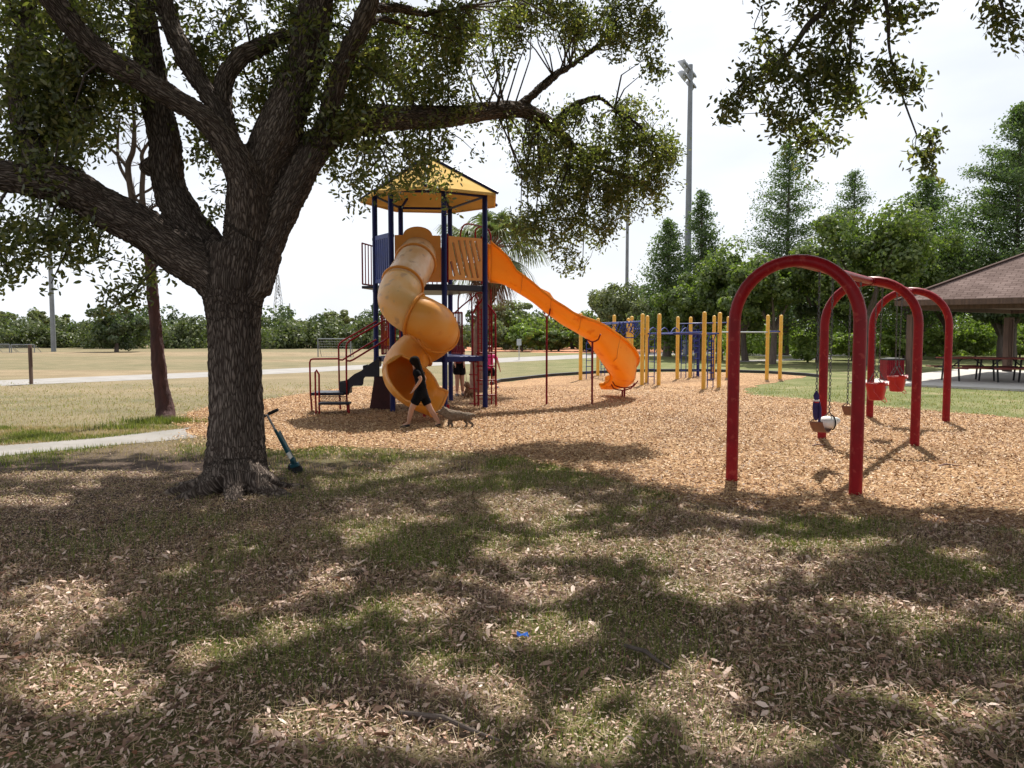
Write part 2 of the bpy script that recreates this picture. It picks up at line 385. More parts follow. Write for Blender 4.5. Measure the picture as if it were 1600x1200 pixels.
# ground material: dry field, olive bands, green lawn to the right, leaf-litter dirt near the viewer
m = bpy.data.materials.new('ground_turf'); m.use_nodes = True; MATS['ground_turf'] = m; t = m.node_tree; b = t.nodes['Principled BSDF']
b.inputs['Roughness'].default_value = 0.95; b.inputs['Specular IOR Level'].default_value = 0.1
geo = N(t, 'NewGeometry'); sep = N(t, 'SeparateXYZ'); t.links.new(geo.outputs['Position'], sep.inputs[0])
def tnoise(scale, detail=5, vec=None, st=None):
    n = N(t, 'TexNoise'); n.inputs['Scale'].default_value = scale; n.inputs['Detail'].default_value = detail
    src = vec or geo.outputs['Position']
    if st:
        q = N(t, 'Mapping'); q.inputs['Scale'].default_value = st; t.links.new(src, q.inputs[0]); src = q.outputs[0]
    t.links.new(src, n.inputs['Vector']); return n.outputs['Fac']
def ramp(inp, stops):
    r = N(t, 'ValToRGB'); e = r.color_ramp.elements
    while len(e) < len(stops): e.new(0.5)
    for i, (p, c) in enumerate(stops):
        e[i].position = p; e[i].color = (*c, 1) if hasattr(c, '__len__') else (c, c, c, 1)
    t.links.new(inp, r.inputs[0]); return r.outputs[0]
def mrange(inp, a, b_):
    q = N(t, 'MapRange'); q.inputs[1].default_value = a; q.inputs[2].default_value = b_; q.clamp = True
    t.links.new(inp, q.inputs[0]); return q.outputs[0]
def tmix(f, a, b_, mode='MIX'):
    x = N(t, 'Mix'); x.data_type = 'RGBA'; x.blend_type = mode
    for s, i in ((f, 0), (a, 6), (b_, 7)):
        if hasattr(s, 'links') or hasattr(s, 'is_output'): t.links.new(s, x.inputs[i])
        elif i == 0: x.inputs[0].default_value = s
        else: x.inputs[i].default_value = (*s, 1)
    return x.outputs[2]
def tmath(op, a, b_):
    x = N(t, 'Math'); x.operation = op; x.use_clamp = True
    for s, i in ((a, 0), (b_, 1)):
        if hasattr(s, 'is_output'): t.links.new(s, x.inputs[i])
        else: x.inputs[i].default_value = s
    return x.outputs[0]
fine = tnoise(28, 6)
dry = ramp(tnoise(0.55, 6), [(0.35, (0.215, 0.165, 0.10)), (0.65, (0.30, 0.23, 0.145))])
olive = ramp(tnoise(0.8, 6), [(0.35, (0.155, 0.14, 0.078)), (0.65, (0.225, 0.185, 0.11))])
band = ramp(tnoise(0.06, 3, st=(0.25, 1.6, 1)), [(0.40, 0.0), (0.52, 1.0)])
field = tmix(band, dry, olive)
lawn = ramp(tnoise(0.9, 6), [(0.3, (0.10, 0.12, 0.04)), (0.55, (0.17, 0.175, 0.075)), (0.72, (0.27, 0.23, 0.13))])
rightm = mrange(tmath('ADD', mrange(sep.outputs['X'], -9.0, 9.0), 0.0), 0.25, 0.8)
field = tmix(rightm, field, lawn)
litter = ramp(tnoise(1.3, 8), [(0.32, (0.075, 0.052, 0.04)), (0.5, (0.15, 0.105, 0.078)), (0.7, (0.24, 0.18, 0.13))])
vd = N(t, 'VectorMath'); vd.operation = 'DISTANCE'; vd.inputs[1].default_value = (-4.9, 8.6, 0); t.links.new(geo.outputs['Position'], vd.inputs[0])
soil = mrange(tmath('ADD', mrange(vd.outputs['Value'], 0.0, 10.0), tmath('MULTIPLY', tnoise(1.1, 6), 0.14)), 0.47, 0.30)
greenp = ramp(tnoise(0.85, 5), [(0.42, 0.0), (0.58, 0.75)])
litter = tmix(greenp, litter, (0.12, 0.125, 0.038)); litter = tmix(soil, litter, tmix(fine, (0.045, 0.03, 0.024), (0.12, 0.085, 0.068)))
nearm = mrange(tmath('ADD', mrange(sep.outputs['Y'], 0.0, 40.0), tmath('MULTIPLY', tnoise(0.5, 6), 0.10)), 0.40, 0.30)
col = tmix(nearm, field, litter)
grain = ramp(fine, [(0.3, (0.62, 0.62, 0.62)), (0.7, (1.3, 1.3, 1.3))])
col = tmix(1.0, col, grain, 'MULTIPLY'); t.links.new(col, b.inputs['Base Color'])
bp = N(t, 'Bump'); bp.inputs['Strength'].default_value = 0.7; bp.inputs['Distance'].default_value = 0.03
t.links.new(fine, bp.inputs['Height']); t.links.new(bp.outputs[0], b.inputs['Normal'])

# bark-chip surface
m = bpy.data.materials.new('chip_surface'); m.use_nodes = True; MATS['chip_surface'] = m; t = m.node_tree; b = t.nodes['Principled BSDF']
b.inputs['Roughness'].default_value = 0.9; b.inputs['Specular IOR Level'].default_value = 0.15
geo = N(t, 'NewGeometry'); sep = N(t, 'SeparateXYZ'); t.links.new(geo.outputs['Position'], sep.inputs[0])
wrp = N(t, 'Mapping'); wrp.inputs['Scale'].default_value = (1.0, 1.5, 1); wrp.inputs['Rotation'].default_value = (0, 0, 0.4)
t.links.new(geo.outputs['Position'], wrp.inputs[0])
vo = N(t, 'TexVoronoi'); vo.inputs['Scale'].default_value = 34; t.links.new(wrp.outputs[0], vo.inputs['Vector'])
s3 = N(t, 'SeparateColor'); t.links.new(vo.outputs['Color'], s3.inputs[0])
c1 = ramp(s3.outputs[0], [(0.0, (0.12, 0.055, 0.027)), (0.3, (0.28, 0.15, 0.073)), (0.6, (0.42, 0.255, 0.13)), (1.0, (0.60, 0.41, 0.24))])
big = ramp(tnoise(0.5, 5), [(0.3, (0.66, 0.62, 0.60)), (0.5, (0.98, 0.97, 0.96)), (0.7, (1.15, 1.15, 1.15))])
col = tmix(1.0, c1, big, 'MULTIPLY'); t.links.new(col, b.inputs['Base Color'])
bp = N(t, 'Bump'); bp.inputs['Strength'].default_value = 0.9; bp.inputs['Distance'].default_value = 0.03
t.links.new(tmath('ADD', s3.outputs[1], 0.0), bp.inputs['Height']); t.links.new(bp.outputs[0], b.inputs['Normal'])

B = 1500
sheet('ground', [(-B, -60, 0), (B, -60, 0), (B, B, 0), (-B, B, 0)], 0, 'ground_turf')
CHIP = [(270, 658), (320, 636), (400, 627), (480, 614), (560, 604), (640, 603), (720, 603), (780, 598), (860, 589), (930, 584), (1000, 582), (1100, 581),
        (1200, 584), (1262, 588), (1240, 592), (1200, 600), (1168, 606), (1160, 613), (1185, 619), (1250, 623), (1330, 632), (1450, 642), (1600, 655), (1850, 672),
        (1850, 880), (1600, 832), (1400, 812), (1250, 806), (1100, 790), (1000, 762), (900, 737), (800, 714), (700, 706), (600, 701), (500, 699), (440, 706), (330, 690)]
chip_poly = [gp(*p) for p in CHIP]
sheet('mulch_bed', chip_poly, 0.006, 'chip_surface', jag=0.22, step=0.3)
def strip(name, rows, z, material, **k):
    return sheet(name, [gp(x, a) for x, a, c in rows] + [gp(x, c) for x, a, c in reversed(rows)], z, material, **k)
strip('path', [(-260, 735, 712), (0, 713, 697), (160, 698, 684), (325, 682, 665), (400, 676, 660)], 0.005, 'concrete', jag=0.05, step=0.3)
strip('path', [(-400, 622, 612), (0, 603, 594.5), (320, 589.5, 581.5), (480, 582, 574.5), (600, 575.5, 568.5), (790, 566, 559), (900, 560.5, 554.5), (1000, 556.5, 551.5), (1090, 553, 548.5), (1200, 551, 547)], 0.005, 'concrete')
strip('path', [(1090, 551.5, 548), (1200, 557, 552), (1330, 556, 552)], 0.009, 'white_concrete')
strip('path', [(1150, 566, 563), (1220, 564, 561), (1300, 561, 558)], 0.006, 'concrete')
strip('infield', [(640, 545, 541), (760, 549, 540), (900, 552, 539), (1050, 551, 540), (1130, 547, 541)], 0.004, 'clay', jag=1.0, step=3)
bord = MB()
bp_ = [gp(x, y) for x, y in [(768, 602), (780, 597.5), (860, 588.5), (930, 583.5), (1000, 581), (1100, 580.5), (1200, 583.5), (1262, 587.5), (1284, 590)]]
for i in range(len(bp_) - 1): bord.beam(bp_[i] + Vector((0, .1, .05)), bp_[i + 1] + Vector((0, .1, .05)), 0.12, 0.12)
tag(obj('border_timber', bord, 'black_rubber', smooth=False, bevel=0.01), 'low black timber edging along the far side of the bark chips', 'edging')

# ------------------------------------------------------------------ scattered litter, blades and chips
def wedge(n, y0, y1, k=0.74):
    Y = np.sqrt(rng.random(n) * (y1 ** 2 - y0 ** 2) + y0 ** 2); X = (rng.random(n) * 2 - 1) * (k * Y + 0.6)
    return X, Y
def vnoise(X, Y, s, seed=0.0):
    return np.array([noise.fractal(Vector((float(x) * s, float(y) * s, seed)), 1.0, 2.0, 3) for x, y in zip(X, Y)])
def inpoly(X, Y, poly):
    r_ = np.zeros(len(X), bool); n = len(poly); j = n - 1
    for i in range(n):
        xi, yi, xj, yj = poly[i].x, poly[i].y, poly[j].x, poly[j].y
        c = ((yi > Y) != (yj > Y)) & (X < (xj - xi) * (Y - yi) / (yj - yi + 1e-12) + xi); r_ ^= c; j = i
    return r_
n = 270000
X, Y = wedge(n, 2.3, 12.5); gn = vnoise(X, Y, 0.85, 5.0)
inch = inpoly(X, Y - rng.exponential(.45, n), chip_poly); NP = [gp(*q_) for q_ in [(-260, 735), (0, 712), (160, 697), (325, 681), (400, 676), (400, 660), (325, 666), (160, 685), (0, 698), (-260, 712)]]; onp = inpoly(X, Y, NP)
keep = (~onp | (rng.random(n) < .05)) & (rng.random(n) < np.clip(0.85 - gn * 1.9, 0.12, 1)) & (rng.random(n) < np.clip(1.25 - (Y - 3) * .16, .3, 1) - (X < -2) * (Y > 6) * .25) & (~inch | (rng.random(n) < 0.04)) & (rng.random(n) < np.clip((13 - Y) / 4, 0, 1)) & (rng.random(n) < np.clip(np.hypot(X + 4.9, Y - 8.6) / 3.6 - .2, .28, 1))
X, Y = X[keep], Y[keep]; n = len(X)
yaw = rng.random(n) * 6.283; tilt = rng.normal(0, 0.42, n); roll = rng.normal(0, 0.65, n)
A = np.stack([np.cos(yaw) * np.cos(tilt), np.sin(yaw) * np.cos(tilt), np.sin(tilt)], 1)
Bv = np.stack([-np.sin(yaw) * np.cos(roll), np.cos(yaw) * np.cos(roll), np.sin(roll)], 1)
L = rng.gamma(4.2, 0.0071, n).clip(0.010, 0.080); W = (L * rng.uniform(0.18, 0.40, n)).clip(.004, .03)
P = np.stack([X, Y, 0.012 + rng.random(n) * 0.022], 1)
np_mesh('fallen_leaves', leaves(P, A, Bv, L, W, LEAF6, 0.45), 6, 'litter_leaf', rnd=rng.random(n) ** 1.15)['kind'] = 'stuff'
# crumbs of broken leaf, and straw lying flat
n = 300000; X, Y = wedge(n, 2.3, 9.5); keep = ~inpoly(X, Y - rng.exponential(.5, n), chip_poly) & ~inpoly(X, Y, NP); X, Y = X[keep], Y[keep]; n = len(X)
A, Bv = frame_from_normal(unit(rng.normal(size=(n, 3)) * .45 + np.array([0, 0, 1]))); L = rng.uniform(.006, .022, n)
np_mesh('leaf_litter', leaves(np.stack([X, Y, .008 + rng.random(n) * .012], 1), A, Bv, L, L * rng.uniform(.35, .9, n), DIAM, .3), 4, 'litter_leaf', rnd=rng.random(n) ** 1.1)['kind'] = 'stuff'
n = 42000; X, Y = wedge(n, 2.3, 9.5); keep = ~inpoly(X, Y, chip_poly) & ~inpoly(X, Y, NP); X, Y = X[keep], Y[keep]; n = len(X)
A, Bv = frame_from_normal(unit(rng.normal(size=(n, 3)) * .28 + np.array([0, 0, 1]))); L = rng.uniform(.03, .11, n)
np_mesh('straw', leaves(np.stack([X, Y, .016 + rng.random(n) * .02], 1), A, Bv, L, .0026 * (.7 + Y / 8), QUAD, .1), 4, 'grass_blade', rnd=.62 + .38 * rng.random(n))['kind'] = 'stuff'
# grass blades in patches, straw in between
def blades(name, X, Y, hmin, hmax, rnd, wd=0.005):
    n = len(X); yaw = rng.random(n) * 6.283; lean = np.abs(rng.normal(0, 0.55, n)).clip(0, 1.35)
    A = np.stack([np.cos(yaw) * np.sin(lean), np.sin(yaw) * np.sin(lean), np.cos(lean)], 1)
    Bv = np.stack([-np.sin(yaw), np.cos(yaw), np.zeros(n)], 1)
    P = np.stack([X, Y, np.full(n, 0.0)], 1); h = rng.uniform(hmin, hmax, n)
    np_mesh(name, leaves(P, A, Bv, h, wd * (0.7 + Y / 8), TRI), 3, 'grass_blade', rnd=rnd)['kind'] = 'stuff'
n = 430000
X, Y = wedge(n, 2.3, 14); gn = vnoise(X, Y, 0.85, 5.0)
inch = inpoly(X, Y, chip_poly)
green = rng.random(n) < np.clip(gn * 3.5 + 0.42 - (Y < 4.4) * .3, 0.06, 0.95)
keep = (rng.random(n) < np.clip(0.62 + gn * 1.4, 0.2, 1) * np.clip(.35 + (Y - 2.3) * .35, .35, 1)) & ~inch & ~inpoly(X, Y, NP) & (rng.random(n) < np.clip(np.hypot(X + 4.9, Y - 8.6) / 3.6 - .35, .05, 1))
X, Y, green = X[keep], Y[keep], green[keep]
rnd = np.where(green, rng.random(len(X)) * 0.55, 0.7 + 0.3 * rng.random(len(X)))
blades('grass', X, Y, 0.025, 0.08, rnd, 0.0045)
# short grass of the green corner and of the dry field, enough to break the sheet up
n = 60000
X, Y = wedge(n, 12.5, 27, 0.72); inch = inpoly(X, Y, chip_poly); keep = ~inch & ~inpoly(X, Y, NP) & (rng.random(n) < np.clip((27 - Y) / 12, 0, 1))
X, Y = X[keep], Y[keep]; rr = X > 1
rnd = np.where(rr & (rng.random(len(X)) < 0.7), 0.15 + rng.random(len(X)) * 0.45, 0.45 + 0.5 * rng.random(len(X)))
blades('grass', X, Y, 0.025, 0.06, rnd, 0.006)
# chips
n = 320000
X, Y = wedge(n, 7.0, 24, 0.70); jx = X + rng.normal(0, 0.12, n); jy = Y + rng.normal(0, 0.16, n) + np.where(Y < 13, rng.exponential(.30, n), 0)
keep = inpoly(jx, jy, chip_poly) & (rng.random(n) < np.clip((25.5 - Y) / 9, 0, 1)); X, Y = X[keep], Y[keep]; n = len(X)
yaw = rng.random(n) * 6.283; tilt = rng.normal(0, 0.3, n); roll = rng.normal(0, 0.4, n)
A = np.stack([np.cos(yaw) * np.cos(tilt), np.sin(yaw) * np.cos(tilt), np.sin(tilt)], 1)
Bv = np.stack([-np.sin(yaw) * np.cos(roll), np.cos(yaw) * np.cos(roll), np.sin(roll)], 1)
L = rng.uniform(0.015, 0.046, n); W = rng.uniform(0.007, 0.019, n)
P = np.stack([X, Y, 0.014 + rng.random(n) * 0.022], 1)
np_mesh('wood_chips', leaves(P, A, Bv, L, W, QUAD, 0.25), 4, 'wood_chip')['kind'] = 'stuff'
# ================================================================== trees
# ground sun patches, kept open by dropping leaves (picture x, y, half widths)
LITP = [(345, 835, 38, 24), (420, 808, 42, 13), (575, 815, 60, 38), (240, 885, 60, 20), (100, 935, 90, 24), (30, 975, 50, 30), (125, 1080, 120, 42), (340, 1020, 50, 20), (450, 985, 50, 17),
        (670, 955, 70, 22), (690, 1050, 60, 30), (740, 1085, 100, 55), (530, 1140, 110, 40), (520, 920, 55, 12), (690, 745, 100, 18), (75, 745, 70, 7), (185, 742, 60, 6), (40, 785, 55, 8), (270, 698, 110, 10),
        (835, 800, 75, 32), (860, 860, 110, 18), (1010, 860, 110, 15), (1150, 880, 160, 40), (1080, 920, 70, 25), (840, 930, 60, 20), (850, 990, 95, 30), (1150, 945, 60, 14), (1090, 1060, 60, 28), (1000, 1110, 140, 42),
        (1170, 1165, 110, 35), (1350, 960, 130, 25), (1420, 990, 100, 25), (1550, 960, 60, 30), (1510, 1110, 90, 34), (1550, 1020, 50, 18), (1225, 1005, 80, 18), (900, 1170, 100, 30), (700, 1170, 90, 25), (1500, 870, 60, 9),
        (1330, 850, 60, 10), (560, 760, 60, 10), (1420, 1170, 70, 22), (30, 905, 40, 20)]
def remeshed_limbs(name, chains, parent, voxel, material='oak_bark', bark=0.02, extra=None):
    """limbs swept as tapered tubes, melted into one skin, then given ridged bark"""
    mb = MB(); segs = []; frx = []
    for ch in chains:
        pts = catmull([c[0] for c in ch], 5); rad = lerp_list([c[1] for c in ch], 5)
        mb.tube(pts, rad, 18); ln = 0; fx = None
        for i in range(len(pts) - 1):
            dv = (pts[i + 1] - pts[i]).normalized()
            if fx is None: fx = dv.cross(Vector((0, 1, .01)))
            fx = (fx - dv * fx.dot(dv)).normalized(); frx.append(tuple(fx))
            segs.append((pts[i], pts[i + 1], rad[i], ln, rad[i + 1])); ln += (pts[i + 1] - pts[i]).length
    if extra: extra(mb)
    o = obj(name, mb, material, parent)
    md = o.modifiers.new('r', 'REMESH'); md.mode = 'VOXEL'; md.voxel_size = voxel
    sm = o.modifiers.new('s', 'SMOOTH'); sm.iterations = 4; sm.factor = 0.5
    bpy.context.view_layer.update()
    dg = bpy.context.evaluated_depsgraph_get(); me = bpy.data.meshes.new_from_object(o.evaluated_get(dg)); o.modifiers.clear(); o.data = me
    me.materials.clear(); me.materials.append(MATS[material])
    n = len(me.vertices); V = np.empty(n * 3, np.float32); me.vertices.foreach_get('co', V); V = V.reshape(-1, 3) + np.array(wloc(parent))
    Nn = np.empty(n * 3, np.float32); me.vertices.foreach_get('normal', Nn); Nn = Nn.reshape(-1, 3)
    A_ = np.array([s[0] for s in segs]); B_ = np.array([s[1] for s in segs]); rr = np.array([s[2] for s in segs]); LL = np.array([s[3] for s in segs]); r2 = np.array([s[4] for s in segs])
    best = np.full(n, 1e9); attr = np.zeros((n, 3))
    for i in range(len(segs)):
        d = B_[i] - A_[i]; L = np.linalg.norm(d); d = d / L
        t = np.clip((V - A_[i]) @ d, 0, L); q = V - A_[i] - t[:, None] * d; dist = np.linalg.norm(q, axis=1); ri = rr[i] + (r2[i] - rr[i]) * t / L; sc = dist / ri
        k = sc < best; best[k] = sc[k]
        x = np.array(frx[i]); y = np.cross(d, x)
        u = q / (dist[:, None] + 1e-6) * ri[:, None]
        attr[k] = np.stack([u @ x, u @ y, (LL[i] + t) * 0.15], 1)[k]
    disp = np.array([noise.ridged_multi_fractal(Vector(a) * 22, 0.9, 2.1, 3, 0.9, 2.0) for a in attr]) ; disp = np.clip((disp - disp.mean()) / (disp.std() + 1e-6), -1.8, 1.8)
    low = np.array([noise.noise(Vector(p) * 2.3) for p in V])
    V2 = V + Nn * (disp[:, None] * bark * .6 + low[:, None] * bark * 1.2) - np.array(wloc(parent))
    me.vertices.foreach_set('co', V2.astype(np.float32).ravel())
    at_ = me.attributes.new('bark', 'FLOAT_VECTOR', 'POINT'); at_.data.foreach_set('vector', attr.astype(np.float32).ravel())
    me.polygons.foreach_set('use_smooth', [True] * len(me.polygons)); me.update(); return o

def PX(x, y, r_, Y): return (at(x, y, Y), r_ / F * Y)

root = empty('oak_tree', gp(370, 768), 'large spreading oak with a thick furrowed trunk forking low, kick scooter leaning on it', 'tree')
def YO(x): return 2.7 * min(1, max(0, (x - 560) / 340))
def PO(x, y, r_, Y): return PX(x, y, r_, Y + YO(x))
ch = [
 [(gp(370, 768) + Vector((0, 0.05, -0.15)), .50), PO(369, 752, 54, 8.65), PO(369, 732, 49, 8.65), PO(368, 690, 43, 8.65), PO(368, 600, 38.5, 8.65), PO(366, 500, 39, 8.65), PO(366, 440, 50, 8.65), PO(372, 385, 48, 8.65)],
 [PO(368, 520, 34, 8.65), PO(348, 445, 36, 8.6), PO(285, 398, 34, 8.5), PO(215, 352, 31, 8.35), PO(150, 318, 30, 8.2), PO(95, 288, 30, 8.0), PO(40, 280, 24, 7.9), PO(-40, 262, 20, 7.8), PO(-160, 200, 15, 7.6)],
 [PO(360, 470, 34, 8.65), PO(325, 392, 31, 8.8), PO(290, 345, 27, 8.95), PO(263, 290, 25, 9.1), PO(257, 225, 23, 9.2), PO(243, 150, 21, 9.3), PO(230, 80, 20, 9.4), PO(222, 10, 19, 9.5), PO(215, -90, 17, 9.6), PO(200, -260, 12, 9.8)],
 [PO(375, 440, 42, 8.65), PO(384, 370, 33, 8.6), PO(386, 310, 30, 8.5), PO(375, 262, 24, 8.4), PO(345, 215, 20, 8.3), PO(310, 180, 18, 8.2), PO(268, 152, 17, 8.1), PO(215, 118, 18, 8.0), PO(150, 78, 18, 7.9), PO(98, 20, 18, 7.8), PO(40, -60, 15, 7.7), PO(-60, -190, 11, 7.5)],
 [PO(360, 225, 15, 8.4), PO(345, 180, 16, 8.55), PO(312, 128, 14, 8.7), PO(285, 80, 15, 8.85), PO(264, 30, 15, 9.0), PO(246, -40, 14, 9.1), PO(235, -200, 9, 9.4)],
 [PO(388, 330, 28, 8.55), PO(405, 270, 28, 8.7), PO(430, 215, 33, 8.85), PO(452, 165, 32, 9.0), PO(472, 110, 28, 9.1), PO(487, 50, 26, 9.2), PO(498, -20, 22, 9.3), PO(520, -170, 15, 9.5)],
 [PO(375, 262, 20, 8.5), PO(354, 210, 17, 8.7), PO(345, 165, 15, 8.8), PO(352, 122, 14, 8.9), PO(376, 90, 13, 9.0), PO(412, 72, 12, 9.1), PO(455, 55, 10, 9.3), PO(520, 38, 7, 9.5)],
 [PO(385, 450, 38, 8.65), PO(412, 380, 30, 8.7), PO(440, 325, 27, 8.8), PO(468, 272, 25, 8.95), PO(495, 228, 23, 9.1), PO(530, 200, 21, 9.3), PO(580, 187, 20, 9.6), PO(640, 184, 18, 9.9), PO(700, 182, 15, 10.2), PO(760, 174, 13, 10.5), PO(815, 172, 12, 10.8), PO(860, 195, 9, 11.1), PO(890, 225, 7, 11.3), PO(920, 255, 4, 11.5)],
 [PO(800, 174, 8, 10.75), PO(830, 150, 6, 10.8), PO(865, 120, 5, 10.9), PO(900, 97, 4, 11), PO(937, 70, 3, 11.1)],
 [PO(862, 198, 7, 11.1), PO(885, 175, 5.5, 11.1), PO(905, 162, 5, 11.1), PO(935, 153, 3.5, 11.1), PO(960, 170, 2.5, 11.1)],
 [PO(490, 235, 18, 9.05), PO(508, 200, 16, 9.0), PO(519, 155, 15, 8.9), PO(533, 105, 14, 8.85), PO(558, 50, 14, 8.8), PO(577, 5, 13, 8.7), PO(600, -100, 10, 8.6)],
 [PO(575, 15, 7, 8.7), PO(620, 12, 6, 8.9), PO(670, 22, 5, 9.1), PO(730, 10, 4, 9.3)],
 [PO(560, 45, 7, 8.8), PO(595, 30, 5, 9), PO(640, 42, 3, 9.2), PO(680, 55, 2, 9.3)],
 [PO(100, 290, 20, 8.0), PO(60, 250, 18, 8.2), PO(35, 190, 16, 8.4), PO(25, 130, 14, 8.6), PO(40, 60, 11, 8.8), PO(50, -40, 8, 9)],
 [PO(160, 100, 12, 8.4), PO(75, 95, 10, 8.6), PO(20, 20, 8, 8.8)],
]
def roots(mb):
    b0 = gp(370, 766)
    for a_, l_, r_ in [(200, 1.0, .16), (232, .7, .15), (285, .65, .16), (330, .9, .17), (10, .75, .14), (165, .8, .15), (120, .7, .15), (60, .7, .14)]:
        d = Vector((math.cos(R(a_)), math.sin(R(a_)), 0))
        mb.tube([b0 + Vector((0, 0, .24)) + d * .1, b0 + d * .38 + Vector((0, 0, .03)), b0 + d * (.38 + l_ * .35) + Vector((0, 0, -.03)), b0 + d * (.38 + l_ * .75) + Vector((0, 0, -.12))], [r_ * .75, r_ * .65, r_ * .5, r_ * .35], 10)
    mb.ball(at(232, 262, 9.15), .10)
remeshed_limbs('trunk', ch, root, 0.026, bark=0.016, extra=roots)

def lit_mask(P):
    """True where a leaf would shade a chosen sun patch or fleck"""
    k = P[:, 2] / SUNV.z; gx = P[:, 0] - SUNV.x * k; gy = P[:, 1] - SUNV.y * k; c, s = math.cos(PITCH), math.sin(PITCH)
    f = gy * c + H * s; v = gy * s - H * c; f = np.maximum(f, .05); x = 800 + F * gx / f; y = 600 - F * v / f; m_ = np.zeros(len(P), bool)
    for (cx, cy, rx, ry) in LITP: m_ |= ((x - cx) / (rx * 1.06)) ** 2 + ((y - cy) / (ry * 1.06)) ** 2 < 1 + .35 * np.sin(x * .07 + cy) * np.cos(y * .11 + cx)
    w1 = np.sin(4.1 * gx + 1.7 * np.sin(3.3 * gy + 1)) * np.sin(5.3 * gy + 1.9 * np.sin(2.7 * gx)) + .6 * np.sin(9.7 * gx + 2 * np.sin(6.1 * gy)) * np.sin(8.9 * gy + 2.2 * np.sin(7.3 * gx))
    return (m_ & (w1 < .78)) | (w1 < -.62)
def spray_field(centers, per, rad, L, W, hang=0.35, gaps=False):
    """each centre becomes a small twig end with a tuft of leaves"""
    n = len(centers); ax = rdir(n); ax[:, 2] -= hang; ax = unit(ax)
    c = np.repeat(centers, per, 0); a = np.repeat(ax, per, 0); N_ = len(c)
    t = rng.uniform(-1, 1, N_) * rad
    P = c + a * t[:, None] + rng.normal(size=(N_, 3)) * rad * 0.33
    if gaps: kp = ~(lit_mask(P) & (rng.random(N_) < gaps)); P = P[kp]; a = a[kp]; N_ = len(P)
    A = unit(a * 0.8 + rng.normal(size=(N_, 3)) * 0.75); Q = rdir(N_); Bv = unit(np.cross(A, Q))
    Ls = rng.uniform(0.7, 1.25, N_) * L; return leaves(P, A, Bv, Ls, Ls * W, LEAF6, 0.2), ax

def pix_cluster(lst, dens=1.0, L=0.075, per=26, rad=0.17):
    """clusters of foliage: (px, py, rx, ry, distance, depth spread, density)"""
    out_ = []
    for (x, y, rx, ry, Y, dY, dn) in lst:
        cov = math.pi * rx * ry * dn * dens; n = max(3, int(cov / (per * 0.55 * L * L * 0.42 * (F / Y) ** 2 * 0.55) * 1.9))
        k = 0
        while k < n:
            a = random.uniform(0, 6.283); q = math.sqrt(random.random()) ; u, v = q * math.cos(a), q * math.sin(a)
            p = at(x + u * rx, y + v * ry, Y + random.uniform(-dY, dY))
            g = noise.noise(p * 1.9) + 0.55 * noise.noise(p * 4.3 + Vector((7, 3, 1)))
            if g < -0.08 + 0.35 * (q - 0.55) + (0.22 if dn < 0.8 else 0): 
                k += 0.25; continue
            out_.append(tuple(p)); k += 1
    return np.array(out_)

